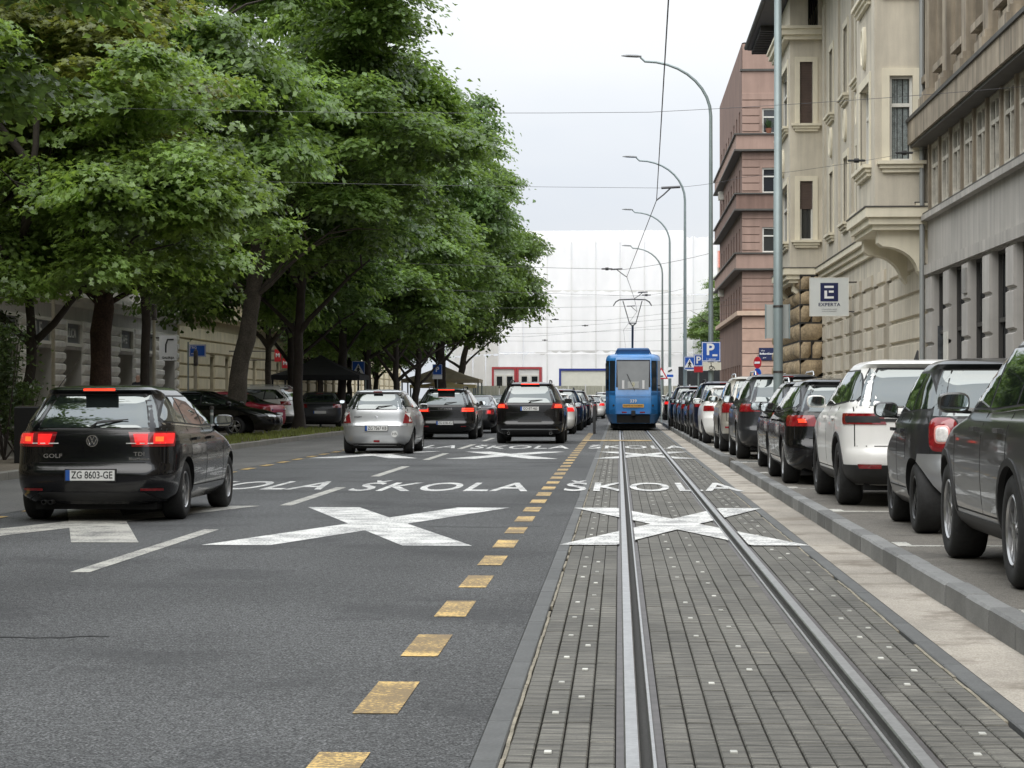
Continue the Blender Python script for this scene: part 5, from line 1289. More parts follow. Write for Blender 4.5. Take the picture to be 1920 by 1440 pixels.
make_car('car', 'large black SUV with lit brake lamps and plate GO BT 465', -2.52, 62.6, 0, shapes['gle'], P_blackb, 0, .39, 1.0, 2.95, (5, .09, .05), alloy_d,
  lamps=[(1.00, 1.16, .60, .66, .32, .34, off_r), (1.03, 1.12, .70, .72, .22, .22, brake, 'lamp_element')], plate='GO-BT-465', plate_z=1.0, third=(.26, brake), rails=plast, rear_extra=gle_extra, bumper=(.27, .40, plast), clad=None, exhaust=[(-.6, .3, .04), (.6, .3, .04)])
sq = [('white hatchback just ahead of the large black SUV', -2.42, 79, 'hatch', P_white), ('dark blue SUV ahead of the white hatchback', -2.35, 87, 'suvb', P_navy), ('navy saloon second ahead of the white hatchback', -2.28, 95.5, 'hatch', P_navy), ('black SUV third ahead of the white hatchback', -2.25, 104, 'suvb', P_dgrey),
      ('silver saloon near the end of the right lane queue', -2.2, 113, 'sedan', P_silver), ('grey estate at the end of the right lane queue', -2.1, 123, 'wagon', P_dgrey), ('small white car far ahead left of the tram', -1.7, 136, 'hatch', P_white), ('silver car farthest ahead left of the tram', -.9, 146, 'suvb', P_silver)]
def simple(name_label, x, y, kind, paint, lamp=off_r, z=0., rz=0., **kw):
    s = shapes[kind]; suv = kind in ('suvb', 'tiguan', 'austral', 'gle', 'macan'); k = s.H/1.45
    d = dict(wheel_r=.36 if suv else .31, axr=.9 if suv else .8, wb=2.7 if suv else 2.6, lamps=[(s.zb-.16, s.zb-.01, .50, .54, .26, .30, lamp)], detail=1, key=kind, plate='ZG', plate_z=.62 if not suv else .8, third=(.15, off_r))
    if suv: d['rails'] = chrome if paint in (P_champ, P_white) else plast
    d.update(kw); return make_car('car', name_label, x, y, z, s, paint, rz, **d)
for i, (lb_, x, y, k, p) in enumerate(sq): simple(lb_, x, y, k, p, lit_r if i in (0, 6) else off_r)
# --- cars parked along the right kerb
PZ_ = PZ+.002
tg = make_car('car', 'dark grey SUV at the right edge with black arch cladding and big mirror', 3.34, 13.05, PZ_, shapes['tiguan'], P_grey, R(0), .36, .92, 2.68, (5, .11, .05), alloy, lamps=[(.92, 1.08, .52, .55, .3, .32, off_r)], plate='ZG 1', plate_z=.8, rails=chrome, clad=.36, trim=chrome)
def smart_extra(t, s):
    for sg in (-1, 1):
        # silver corner panel and rounded square lamps
        wrap(s, .30, .70, lambda z: s.s_at_x(z, .38+.10*(z-.3)), lambda z: s.s_at_y(z, .45-math.sqrt(max(.0, (.31*1.14)**2-(z-.31)**2)) if z < .64 else .30), .014, sg, 6, 14, .03).build('corner_panel', satin, t, 50)
        zc, sc = .87, s.s_at_x(.87, .56)
        for nm, hr, vr, mt, of in (('lamp_shroud', .15, .165, plast, .010), ('tail_lamp', .135, .15, off_r, .018), ('lamp_ring', .075, .085, M('lamp_pink', (.75, .28, .25), .2, coat=1), .026), ('reversing_lamp', .06, .07, clear_l, .032)):
            q = MB(); rows = []
            for i in range(7):
                rr = max(.02, i/6); r0 = []
                for j in range(25):
                    a = 2*math.pi*j/24; cx = math.copysign(abs(math.cos(a))**.55, math.cos(a))*hr*rr; cz = math.copysign(abs(math.sin(a))**.55, math.sin(a))*vr*rr
                    r0.append(s.on(zc+cz, sc+.02+cx, of-(.012 if i == 6 else 0), sg))
                rows.append(r0)
            q.grid(rows); q.build(nm, mt, t, 50)
make_car('car', 'tiny dark two-seat city car with silver rear corner panels and square red lamps', 3.38, 19.2, PZ_, shapes['smart'], P_dgrey, 0, .31, .45, 1.87, (6, 0, .05), alloy_d, lamps=[], plate='ZG 5-XY', plate_z=.62, rear_extra=smart_extra, bumper=None, exhaust=[(.1, .2, .035)], glass_w=.84)
def austral_extra(t, s):
    for sg in (-1, 1): rear_panel(s, .93, .965, lambda z: sg*.62 if sg > 0 else -.18, lambda z: sg*.18 if sg > 0 else -.62, .010, 2, 8).build('lamp_bar', plast, t)
    for sg in (-1, 1): wrap(s, .42, .47, lambda z: s.s_at_x(z, .50), lambda z: s.s_at_y(z, .12), .018, sg, 3, 8).build('reflector', off_r, t, 50)
    q = MB(); q.grid([[(-.012, 1.0, 1.60), (.012, 1.0, 1.60)], [(-.004, .92, 1.70), (.004, .92, 1.70)], [(-.004, .86, 1.69), (.004, .86, 1.69)], [(-.012, .84, 1.60), (.012, .84, 1.60)]]); q.tube([(0, .98, 1.61), (0, .86, 1.71)], [.03, .012], 6); q.build('antenna', plast, t)
make_car('car', 'white crossover SUV with dark rear bumper parked behind the city car', 3.33, 24.0, PZ_, shapes['austral'], P_white, 0, .36, .86, 2.67, (5, .10, .045), alloy_d, lamps=[(.90, 1.02, .44, .48, .34, .42, off_r), (.92, .99, .50, .52, .26, .30, plast, 'lamp_element')], plate='ZG 2-AU', plate_z=.78, clad=.46, rear_extra=austral_extra, glass_w=.84)
make_car('car', 'black hatchback with one glowing red tail lamp beyond the white crossover', 3.15, 30.1, PZ_, shapes['wagon'], P_black, 0, .32, .9, 2.65, (5, .09, .05), alloy, lamps=[(.80, .95, .44, .50, .28, .34, off_r), (.85, .90, .60, .62, -.70, -.71, brake, 'lamp_element')], plate='ZG 3', plate_z=.55, third=(.12, off_r), exhaust=[(-.5, .22, .04)], trim=chrome)
simple('black hatchback with silver roof rails just before the thick post', 3.26, 35.0, 'hatch', P_black, z=PZ_, rails=chrome, detail=2)
simple('dark grey SUV with silver roof rails behind the nearest lamp post', 3.2, 42.3, 'suvb', P_dgrey, z=PZ_, rails=chrome, detail=2)
simple('champagne SUV with large red tail lamps in the parked row', 3.12, 48.2, 'tiguan', P_champ, z=PZ_, rails=chrome, clad=.40, lamps=[(.86, 1.08, .52, .55, .28, .32, off_r)], fog=(.52, .56, .55, .80, off_r), detail=2)
simple('small white hatchback with red lamps in the parked row', 2.98, 57.0, 'swift', P_white, z=PZ_, wheel_r=.30, axr=.62, wb=2.43, lamps=[(.84, .98, .52, .54, .28, .3, off_r)])
simple('dark navy SUV ahead of the small white hatchback', 3.02, 62.5, 'suvb', P_navy, z=PZ_)
simple('black hatchback under the parking sign', 3.0, 69.2, 'golf', P_black, z=PZ_, wb=2.62)
simple('dark blue estate beyond the parking sign', 2.98, 75.4, 'wagon', P_navy, z=PZ_)
simple('dark teal hatchback second from the end of the parked row', 2.95, 81.4, 'hatch', P_teal, z=PZ_)
simple('black SUV last in the parked row by the dark bins', 2.95, 87.4, 'suvb', P_black, z=PZ_)
simple('black SUV on the road right of the tram', 3.5, 128, 'tiguan', P_black, lamp=lit_r, z=0)
simple('white car half hidden right of the tram', 2.4, 139, 'hatch', P_white)
# --- cars parked among the trees on the left
GZ = .102
simple('dark saloon with pale headlamp nosing out beside the leaning trunk', -15.3, 69.3, 'sedan', P_black, z=GZ, rz=R(-92), style=(5, .09, .05))
simple('red car with its tail towards the road behind the leaning trunk', -12.1, 78.5, 'sedan', P_red, z=GZ, rz=R(74), lamps=[(.74, .86, .42, .46, .3, .3, off_r)])
simple('white crossover with black lower body beside the red car', -12.35, 85, 'suvb', P_white, z=GZ, rz=R(74), clad=.5)
simple('dark saloon parked tail first under the black gazebo', -12.0, 88.5, 'sedan', P_dgrey, z=GZ, rz=R(8))
simple('black car behind the gazebo by the pedestrian sign', -13.6, 108, 'hatch', P_black, z=GZ, rz=R(20))
simple('dark car parked among trunks left of the sporty estate', -12.0, 118, 'hatch', P_dgrey, z=GZ, rz=R(18))
# ------------------------------------------------------------------ tram
tblue = M('tram_blue', (.035, .20, .50), .35, coat=.5, var=.12, vs=1.2, streak=.1); tblue_d = M('tram_blue_dark', (.018, .11, .28), .4, coat=.3, var=.12, vs=1.5); tglass = M('tram_glass', (.02, .028, .035), .05, spec=.8)
TY = 88.0
tram = thing('tram', 'blue articulated tram seen from behind on the rails, number 339', 'tram', (.58, TY, 0))
lev = [(.28, .22, .93), (.62, .06, 1.08), (.66, .02, 1.10), (.98, .0, 1.10), (1.34, .0, 1.10), (1.56, .10, 1.10), (2.82, .20, 1.09), (2.94, .28, 1.06), (3.02, .45, .98), (3.08, .9, .75), (3.10, 1.6, .3)]
q = MB(); rings = []
for z, yr, hw in lev:
    ring = [(-.70*min(1, hw/1.0), yr), (.70*min(1, hw/1.0), yr), (.95*hw/1.1, yr+.22), (hw, yr+.62), (hw, 17.4-yr), (.7*hw, 18-yr), (-.7*hw, 18-yr), (-hw, 17.4-yr), (-hw, yr+.62), (-.95*hw/1.1, yr+.22)]
    rings.append([q.p((x, y, z)) for x, y in ring])
for a, b in zip(rings[:-1], rings[1:]):
    for k in range(10): q.f.append([a[k], a[(k+1) % 10], b[(k+1) % 10], b[k]])
q.f += [rings[0][::-1], rings[-1]]; q.m = [0]*len(q.f); q.build('body', tblue, tram, 35)
yw = lambda z: float(np.interp(z, [l[0] for l in lev], [l[1] for l in lev]))
def tpan(nm, pts, mt, parent=tram, off=.012):
    q = MB(); f = [(x, y-off, z) for x, y, z in pts]; b = [(x, y+.03, z) for x, y, z in pts]; q.poly(f); n = len(pts)
    for k in range(n): q.poly([f[k], f[(k+1) % n], b[(k+1) % n], b[k]])
    return q.build(nm, mt, parent)
tpan('window_rubber', [(-.685, yw(1.6)+.012, 1.58), (.685, yw(1.6)+.012, 1.58), (.665, yw(2.8), 2.81), (-.665, yw(2.8), 2.81)], plast)
rwin = tpan('rear_window', [(-.61, yw(1.64)+.012, 1.63), (.61, yw(1.64)+.012, 1.63), (.64, yw(2.77), 2.76), (-.64, yw(2.77), 2.76)], M('tram_rear_glass', (.24, .25, .25), .06, spec=1.0, var=.12, vs=1.5), off=.03)  # pale base colour stands in for sky reflected in the window
tpan('number_board', [(-.22, yw(1.65)-.02, 1.68), (.22, yw(1.65)-.02, 1.68), (.22, yw(1.95)-.02, 1.95), (-.22, yw(1.95)-.02, 1.95)], M('board_grey', (.42, .43, .42), .5), rwin, .02)
for sx in (-1, 1): tpan('window_bar', [(sx*.40-.045, yw(1.65)-.02, 1.66), (sx*.40+.045, yw(1.65)-.02, 1.66), (sx*.40+.045, yw(2.0)-.02, 2.0), (sx*.40-.045, yw(2.0)-.02, 2.0)], M('bar_white', (.7, .7, .7), .5), rwin, .02)
link('lettering', text_mesh('9', .26, M('board_yellow', (.65, .62, .40), .5), .004), rwin, (0, yw(1.8)-.06, 1.81))
for sx in (-1, 1):
    for (xa, ya, xb, yb, m) in ((.73, .02, .94, .21, tglass), (.97, .24, 1.088, .57, tglass)):
        z0, z1 = 1.58, 2.78; tpan('corner_window', [(sx*xa, yw(z0)+ya, z0), (sx*xb, yw(z0)+yb, z0), (sx*(xb-.005), yw(z1)+yb, z1), (sx*(xa-.005), yw(z1)+ya, z1)], m)
        tpan('corner_panel', [(sx*xa, yw(.72)+ya, .70), (sx*xb, yw(.72)+yb, .70), (sx*xb, yw(1.5)+yb-.03, 1.52), (sx*xa, yw(1.5)+ya-.03, 1.52)], tblue_d, off=.008)
    q = MB()
    for k in range(7): y = 2.2+2.2*k; q.box(sx*1.09, sx*1.115, y, y+1.8, 1.6, 2.7)
    for k in range(7):
        y = 2.2+2.2*k; qq = MB(); qq.box(sx*1.09, sx*1.115, y, y+1.8, 1.6, 2.7); qq.build('side_window', tglass, tram)
q = MB(); q.box(-.62, .62, .35, .40, .06, .60); q.box(-.9, .9, .6, 17, .10, .35); q.build('undercarriage', well_m, tram)
q = MB(); q.box(-.66, .66, .0, .05, .30, .62); q.build('coupler_recess_shade', well_m, tram)  # near-black slab paints the shade of the recess round the coupler
for sx in (-1, 1):
    q = MB(); q.box(sx*.10 if sx > 0 else -.66, sx*.66 if sx > 0 else -.10, -.05, .03, .66, .79); bp = q.build('bumper', M('tram_light_blue', (.06, .20, .50), .4), tram)
    q = MB(); q.box(sx*.36-.10, sx*.36+.10, -.058, -.045, .70, .75); q.build('tail_lamp', off_r, bp)
    q = MB(); q.lathe([(.04, 0), (.04, -.03), (.001, -.03)], 12, 0, 'y', (sx*.78, .07, 1.0)); q.build('signal_lamp', plate_k, tram)
q = MB(); q.box(-.08, .08, -.12, .05, .60, .80, c=.02); q.build('coupler', plate_k, tram)
tpan('panel_seam', [(-.69, yw(1.335), 1.33), (.69, yw(1.335), 1.33), (.69, yw(1.335), 1.342), (-.69, yw(1.335), 1.342)], seam_m, off=.004)
for sx in (-1, 1): tpan('panel_seam', [(sx*.705-.006, yw(.7)+.008, .68), (sx*.705+.006, yw(.7)+.008, .68), (sx*.705+.006, yw(1.3)+.008, 1.32), (sx*.705-.006, yw(1.3)+.008, 1.32)], seam_m, off=.006)
q = MB(); q.tube([(.05, yw(1.6)-.03, 1.6), (-.25, yw(2.2)-.05, 2.25)], .012, 5); q.build('wiper', plast, tram)
q = MB(); q.box(-.42, .42, -.03, .0, .92, 1.05); bd = q.build('warning_board', M('board_orange', (.70, .38, .08), .5), tram)
link('lettering', text_mesh('PAZITE NA RAZMAK!', .082, plate_k, .002, .001), bd, (0, -.034, .985)); link('fleet_number', text_mesh('339', .17, plate_w, .003, .003, 1.1), tram, (0, -.012, 1.17))
q = MB(); q.box(-.66, .66, .8, 3.4, 3.06, 3.30, c=.08); q.build('roof_box', tblue_d, tram)
q = MB(); q.tube([(-.72, .75, 3.02), (-.62, .75, 3.26), (.62, .75, 3.26), (.72, .75, 3.02)], .03, 6); q.tube([(-.72, 3.3, 3.02), (-.62, 3.3, 3.26), (.62, 3.3, 3.26), (.72, 3.3, 3.02)], .03, 6); q.build('roof_frame', tblue_d, tram)
pan = M('pantograph_metal', (.05, .05, .052), .5, .6)
q = MB(); yp = 4.0; zt_ = 5.42; q.tube([(0, yp+1.2, 3.2), (0, yp, 4.3)], .045, 6); q.tube([(-.14, yp, 4.4), (0, yp, 4.28), (.14, yp, 4.4)], .03, 6); q.tube([(-.16, yp, 4.4), (.16, yp, 4.4)], .025, 6)
for sx in (-1, 1): q.tube([(sx*.13, yp, 4.38), (sx*.40, yp+.9, zt_-.06)], .022, 6)
q.build('pantograph_arm', pan, tram)
for dy in (-.14, .14):
    q = MB(); q.tube([(-.80, yp+.9+dy, zt_-.26), (-.70, yp+.9+dy, zt_-.10), (-.55, yp+.9+dy, zt_-.01), (0, yp+.9+dy, zt_+.01), (.55, yp+.9+dy, zt_-.01), (.70, yp+.9+dy, zt_-.10), (.80, yp+.9+dy, zt_-.26)], .022, 6); q.build('collector_bow', pan, tram)
for yb in (2.6, 4.2, 13.6, 15.2):
    for sx in (-1, 1):
        q = MB(); q.lathe([(.33, -.05), (.33, .05), (.30, .06), (.001, .06)], 20, 0, 'x', (sx*.53, yb, .33)); q.build('wheel', steel_dark, tram)
# ------------------------------------------------------------------ lamp posts
galv = M('galvanised_post', lin((140, 152, 152)), .5, .35, var=.1, vs=2, streak=.1)
def lamp_post(x, Y, ytip, xtip, label, r=.085):
    p = at(x, 745, Y); tip = at(xtip, ytip, Y); X0 = p.x; ht = tip.z; reach = X0-tip.x; t = thing('street_lamp', label, 'street lamp', (X0, Y, 0), group='curved street lamps along the parking row')
    zs_ = ht-1.95; pts = [(0, 0, .1), (0, 0, 2.4), (0, 0, 6), (0, 0, zs_)]; rs = [r, r, r*.8, r*.62]
    for k in range(1, 10):
        a = R(90*k/9); pts.append((-(reach-.75)*(1-math.cos(a)), 0, zs_+1.75*math.sin(a))); rs.append(r*(.60-.02*k))
    pts.append((-reach+.6, 0, ht-.06)); rs.append(r*.36)
    q = MB(); q.tube(pts, rs, 10); q.build('post', galv, t, 60)
    q = MB(); q.lathe([(r*1.5, 0), (r*1.5, .9), (r*1.0, 1.0)], 12, 0, 'z'); q.build('post_base', galv, t, 40)
    q = MB(); q.tube([(-reach+.64, 0, ht-.05), (-reach+.5, 0, ht-.03), (-reach+.2, 0, ht), (-reach, 0, ht+.0)], [.05, .09, .09, .03], 8); me = q.mesh('luminaire', M('luminaire_grey', (.30, .31, .32), .5, .3), 60)
    for v in me.vertices: v.co.z = ht-.02+(v.co.z-ht+.02)*.55
    link('luminaire', me, t); return t
lamp_post(1333, 70.5, 104, 1165, 'tallest curved street lamp, carrying the wheelchair parking sign')
lamp_post(1284.5, 97.5, 293, 1167, 'second curved street lamp, carrying the pedestrian crossing sign')
lamp_post(1256, 127, 392, 1166, 'third curved street lamp from the camera, behind the tram')
lamp_post(1242, 151, 460, 1166, 'farthest curved street lamp, seen right behind the tram')
np_ = thing('lamp_post', 'thick grey-green post in front of the beige house, reaching out of frame', 'post', (at(1459, 745, 40.7).x, 40.7, PZ))
q = MB(); q.tube([(0, 0, 0), (0, 0, 2), (0, 0, 5.2), (0, 0, 5.21), (0, 0, 12)], [.088, .086, .082, .072, .06], 14); q.build('post', galv, np_, 60)
q = MB(); q.lathe([(.12, 0), (.12, .3), (.09, .34)], 14, 0, 'z'); q.build('post_base', galv, np_)
for zc in (2.86, 1.66):
    q = MB(); q.lathe([(.087, zc-.02), (.093, zc-.02), (.093, zc+.02), (.087, zc+.02)], 14, 0, 'z'); q.build('clamp', steel_dark, np_)
nb = thing('sign_back', 'blank grey back of a sign board on the thick post', 'sign', (np_.location.x, 40.83, PZ))
q = MB(); q.box(-.22, .20, 0, .03, 2.28, 2.90); q.build('board', M('sign_back_grey', lin((176, 180, 176)), .5, .2), nb); 
for sx in (-.23, .205):
    q = MB(); q.box(sx, sx+.025, -.01, .04, 2.27, 2.91); q.build('rim', galv, nb)
# ------------------------------------------------------------------ signs
s_blue = M('sign_blue', (.010, .085, .42), .4); s_red = M('sign_red', (.50, .02, .03), .4); s_white = wl; s_blk = M('sign_black', (.012, .012, .012), .5); s_cream = M('sign_cream', (.66, .64, .55), .5)
def board(t, nm, x0, x1, z0, z1, mt, y0=-.03, y1=0, rim=None):
    q = MB(); q.box(x0, x1, y0, y1, z0, z1); o = q.build(nm, mt, t)
    if rim:
        q = MB(); e = .02; q.box(x0+.012, x1-.012, y0-.004, y0-.0005, z0+.012, z0+.012+e); q.box(x0+.012, x1-.012, y0-.004, y0-.0005, z1-.012-e, z1-.012); q.box(x0+.012, x0+.012+e, y0-.004, y0-.0005, z0+.012+e, z1-.012-e); q.box(x1-.012-e, x1-.012, y0-.004, y0-.0005, z0+.012+e, z1-.012-e); q.build('border', rim, o)
    return o
def box_at(x0, x1, y0, y1, Y): a = at(x0, y1, Y); b = at(x1, y0, Y); return a.x, b.x, a.z, b.z
def ped(t, cx, cz, s, y, fg, bgm):
    """white triangle with a walking figure"""
    q = MB(); q.poly([(cx-s*.5, y, cz-s*.42), (cx+s*.5, y, cz-s*.42), (cx, y, cz+s*.45)]); tr_ = q.build('triangle', bgm, t)
    q = MB(); w_ = s*.05; yy = y-.004
    for a, b in (((0, .14), (-.01, -.08)), ((-.01, -.08), (.13, -.36)), ((-.01, -.08), (-.14, -.36)), ((0, .10), (.14, -.10)), ((0, .10), (-.13, -.08))): q.tube([(cx+a[0]*s, yy, cz+a[1]*s), (cx+b[0]*s, yy, cz+b[1]*s)], w_, 5)
    q.lathe([(s*.06, -.004), (.001, -.006)], 10, 0, 'y', (cx+.01*s, yy, cz+.22*s)); q.build('walking_figure', fg, tr_)
def post(t, x, y, z0, z1, r=.03, m=None): q = MB(); q.tube([(x, y, z0), (x, y, z1)], r, 8); return q.build('post', m or galv, t, 60)
# wheelchair parking sign
SY = 70.3; x0, x1, z0, z1 = box_at(1315.5, 1351, 641, 678, SY)
ps = thing('parking_sign', 'blue P parking sign with white wheelchair panel on the tallest lamp', 'sign', (0, SY, 0)); o = board(ps, 'plate', x0, x1, z0, z1, s_blue, rim=s_white); cx = (x0+x1)/2
link('lettering', text_mesh('P', .50, s_white, .003, .014), o, (cx-.03, -.034, z0+.37)); board(o, 'ticket_panel', cx+.04, cx+.2, z0+.17, z0+.23, s_white, -.036, -.031); link('lettering', text_mesh('1 sjever', .10, s_white, .002), o, (cx, -.034, z0+.08))
xa, xb, za, zb_ = box_at(1318, 1352, 679.5, 694, SY); o = board(ps, 'wheelchair_panel', xa, xb, za, zb_, s_cream); cx, cz = (xa+xb)/2, (za+zb_)/2
q = MB(); q.tube([(cx-.03+.055*math.cos(a), -.036, cz-.045+.055*math.sin(a)) for a in [R(60+25*k) for k in range(13)]], .010, 5); q.tube([(cx-.03, -.036, cz+.06), (cx-.02, -.036, cz-.01), (cx+.05, -.036, cz-.015), (cx+.08, -.036, cz-.085)], .012, 5); q.lathe([(.02, -.03), (.001, -.036)], 10, 0, 'y', (cx-.03, 0, cz+.09)); q.build('wheelchair_symbol', s_blk, o)
# pedestrian sign on the second lamp
SY = 97.2; x0, x1, z0, z1 = box_at(1283, 1303, 668.5, 693.5, SY); ps = thing('pedestrian_sign', 'blue pedestrian crossing sign on the second lamp, right of the tram', 'sign', (0, SY, 0)); o = board(ps, 'plate', x0, x1, z0, z1, s_blue, rim=s_white); ped(o, (x0+x1)/2, (z0+z1)/2, .46, -.036, s_blk, s_white)
SY = 84; x0, x1, z0, z1 = box_at(1301, 1318, 664.5, 698, SY); ps = thing('parking_sign', 'blue P sign with red lower half left of the wheelchair sign', 'sign', (0, SY, 0)); zm = z0+(z1-z0)*.33; o = board(ps, 'plate', x0, x1, zm, z1, s_blue, rim=s_white); link('lettering', text_mesh('P', .36, s_white, .003, .01), o, ((x0+x1)/2, -.034, (zm+z1)/2)); board(ps, 'red_panel', x0, x1, z0, zm-.004, s_red); post(ps, (x0+x1)/2, .04, PZ, z1)
SY = 126.6; x0, x1, z0, z1 = box_at(1250.5, 1262.5, 688.5, 709.5, SY); ps = thing('camera_sign', 'white and blue camera sign on a lamp right of the tram', 'sign', (0, SY, 0)); o = board(ps, 'plate', x0, x1, z0, z1, s_white); board(o, 'blue_band', x0, x1, z0+.08, z0+.22, s_blue, -.036, -.031); q = MB(); q.tube([(x0+.08, -.04, z1-.24), (x1-.08, -.04, z1-.14)], .05, 6); q.build('camera_symbol', s_blk, o)
SY = 118; ps = thing('warning_sign', 'red bordered triangular warning sign just right of the tram', 'sign', (0, SY, 0)); p = at(1240, 703, SY); q = MB()
for k, (s, y, mt) in enumerate(((.36, 0, s_red), (.25, -.012, s_white))):
    q = MB(); q.poly([(p.x-s, y, p.z-s*.6), (p.x+s, y, p.z-s*.6), (p.x, y, p.z+s*1.15)]); q.poly([(p.x-s, y+.01, p.z-s*.6), (p.x+s, y+.01, p.z-s*.6), (p.x, y+.01, p.z+s*1.15)]); q.build(('rim', 'face')[k], mt, ps)
q = MB(); q.tube([(p.x-.09, -.02, p.z-.06), (p.x+.10, -.02, p.z-.06)], .03, 5); q.build('symbol', s_blk, ps); post(ps, p.x, .05, 0, p.z+.2)
# no-parking discs by the side street
SY = 104; ps = thing('no_parking_signs', 'red disc above a blue disc on a post at the side street corner', 'sign', (at(1420, 745, SY).x, SY, 0), R(-55))
for zc, m1_, m2_ in ((at(0, 681, SY).z, s_red, s_white), (at(0, 702, SY).z, s_blue, s_red)):
    q = MB(); q.lathe([(.28, .02), (.28, 0), (.001, 0)], 22, 0, 'y', (0, 0, zc)); o = q.build('disc', m1_, ps); q = MB(); q.T = Matrix.Translation((0, -.006, zc)) @ Matrix.Rotation(R(0 if m1_ == s_red else 45), 4, 'Y'); q.box(-.2, .2, -.004, 0, -.05, .05); q.build('bar', m2_, o)
post(ps, 0, .04, 0, 3.3)
# company sign on the beige house
SY = 65.5; x0, x1, z0, z1 = box_at(1519, 1590, 521.5, 592, SY)
es = thing('company_sign', 'square grey hanging sign with dark blue E emblem reading EXPERTA', 'sign', (0, SY, 0)); o = board(es, 'panel', x0, x1, z0, z1, M('sign_light_grey', lin((206, 209, 206)), .45, var=.03), -.06, .06); cx = (x0+x1)/2; hz = z1-z0
q = MB(); e = .018
for a, b, c, d in ((x0-e, x1+e, z0-e, z0), (x0-e, x1+e, z1, z1+e), (x0-e, x0, z0, z1), (x1, x1+e, z0, z1)): q.box(a, b, -.065, .065, c, d)
q.build('frame', MATS['frame_white'], es)
nv = M('emblem_navy', (.010, .015, .075), .4); s_ = hz*.235; ez = z0+hz*.625; em = board(es, 'emblem', cx-s_, cx+s_, ez-s_*1.05, ez+s_*1.05, nv, -.066, -.0605)
for (a, b, c, d) in ((-.55, .5, .48, .72), (-.55, -.25, -.72, .18), (-.25, .5, -.72, -.48), (-.05, .5, -.06, .18)): board(em, 'emblem_stroke', cx+a*s_, cx+b*s_, ez+c*s_, ez+d*s_, s_white, -.072, -.0665)
link('lettering', text_mesh('EXPERTA', .135, nv, .003, .002, 1.08, 1.1), es, (cx, -.064, z0+hz*.29)); link('lettering', text_mesh('računovodstvo i porezi', .048, M('text_grey', (.3, .3, .31), .5), .002), es, (cx, -.064, z0+hz*.175)); link('lettering', text_mesh('poslovno savjetovanje', .048, MATS['text_grey'], .002), es, (cx, -.064, z0+hz*.12))
for zz in (z0+.12, z1-.12): q = MB(); q.tube([(x1, 0, zz), (7.0, 0, zz)], .025, 6); q.build('bracket', steel_dark, es)
# ------------------------------------------------------------------ overhead wires
wire_m = M('wire', (.09, .09, .095), .5, .5)
def wire(nm, label, pts, r=.012, sag=0., ins=()):
    t = thing(nm, label, 'wire'); P = [Vector(p) for p in pts]; q = MB(); path = []
    for a, b in zip(P[:-1], P[1:]):
        for k in range(6): f = k/6; v = a.lerp(b, f); v.z -= sag*4*f*(1-f); path.append(v)
    path.append(P[-1]); q.tube(path, r, 5); q.build('strand', wire_m, t)
    for v in ins:
        v = Vector(v); q = MB(); q.lathe([(.001, -.2), (.025, -.18), (.025, -.06), (.05, -.05), (.05, .05), (.025, .06), (.025, .18), (.001, .2)], 8, 0, 'x', v); q.build('insulator', s_blk, t)
    return t
cw = [(.5, 2, 5.5), (.52, 23.0, 5.5), (.80, 46.8, 5.48), (.28, 76.2, 5.46), (.66, 93.0, 5.46), (.9, 108, 5.5), (.3, 138, 5.5), (.6, 190, 5.5)]
wire('contact_wire', 'tram contact wire zigzagging above the right track', cw, .009, 0)
def hold(x, y, z, dx, lab):
    t = thing('wire_holder', lab, 'wire holder', (x, y, z), group='contact wire holders'); q = MB(); q.tube([(0, 0, 0), (dx*.5, 0, .12), (dx, 0, .26)], .016, 5); q.build('arm', wire_m, t); q = MB(); q.tube([(dx-.2, 0, .26), (dx+.2, 0, .28)], .028, 5); q.build('clamp', wire_m, t)
for (x, y, z), dx, lab in zip(cw[1:6], (-.05, .3, -.35, .35, -.3), ('contact wire holder at the top edge of the picture', 'contact wire holder right of the second lamp head', 'contact wire holder above and left of the pantograph', 'contact wire holder directly at the pantograph bow', 'contact wire holder farthest away behind the pantograph')): hold(x, y, z, dx, lab)
tag_w = [('span wire high above the nearest tree crowns', [(-9, 35.2, 6.0), (.5, 35.2, 5.85), (8, 35.5, 6.4)], ()),
 ('span wire fixed to the grey house by a dark turnbuckle', [(-13, 46.8, 6.1), (.85, 46.8, 5.74), (2.6, 47.3, 6.0), (6.9, 49.6, 6.85)], [(6.3, 49.2, 6.72), (5.2, 48.7, 6.5)]),
 ('span wire from the tallest lamp across the road', [(-12.8, 76.2, 6.2), (.2, 76.2, 5.72), (2.9, 70.6, 5.9)], [(-.4, 76.2, 5.74)]),
 ('span wire just above the tram pantograph', [(-12, 96, 6.2), (.9, 96, 5.72), (2.9, 97.4, 6.1)], [(1.2, 96, 5.75)]),
 ('first thin wire across the crossing', [(-14, 108, 5.7), (.6, 108, 5.76), (7.0, 118, 6.6)], []), ('second thin wire across the crossing', [(-14, 122, 5.9), (-1, 122, 5.55), (7, 130, 6.8)], [(-3.5, 122, 5.62)]),
 ('third thin wire across the crossing', [(-16, 132, 5.6), (-4, 132, 5.5), (7, 134, 6.4)], [(-6.5, 132, 5.5), (-2, 132, 5.6)]), ('fourth thin wire across the crossing', [(-16, 142, 5.9), (-6, 142, 5.2), (7, 138, 6.2)], [(-8, 142, 5.3)]), ('lowest thin wire across the crossing', [(-16, 150, 5.3), (0, 150, 5.1), (9, 150, 5.4)], [(-5, 150, 5.2)]), ('slanting thin wire before the sheeting', [(-16, 155, 4.6), (-8, 150, 5.6), (4, 140, 5.7)], [(-10.5, 151.5, 5.25)])]
for lb_, pts, ins in tag_w: wire('span_wire', lb_, pts, .004 if pts[0][1] < 60 else .007, .05, ins)
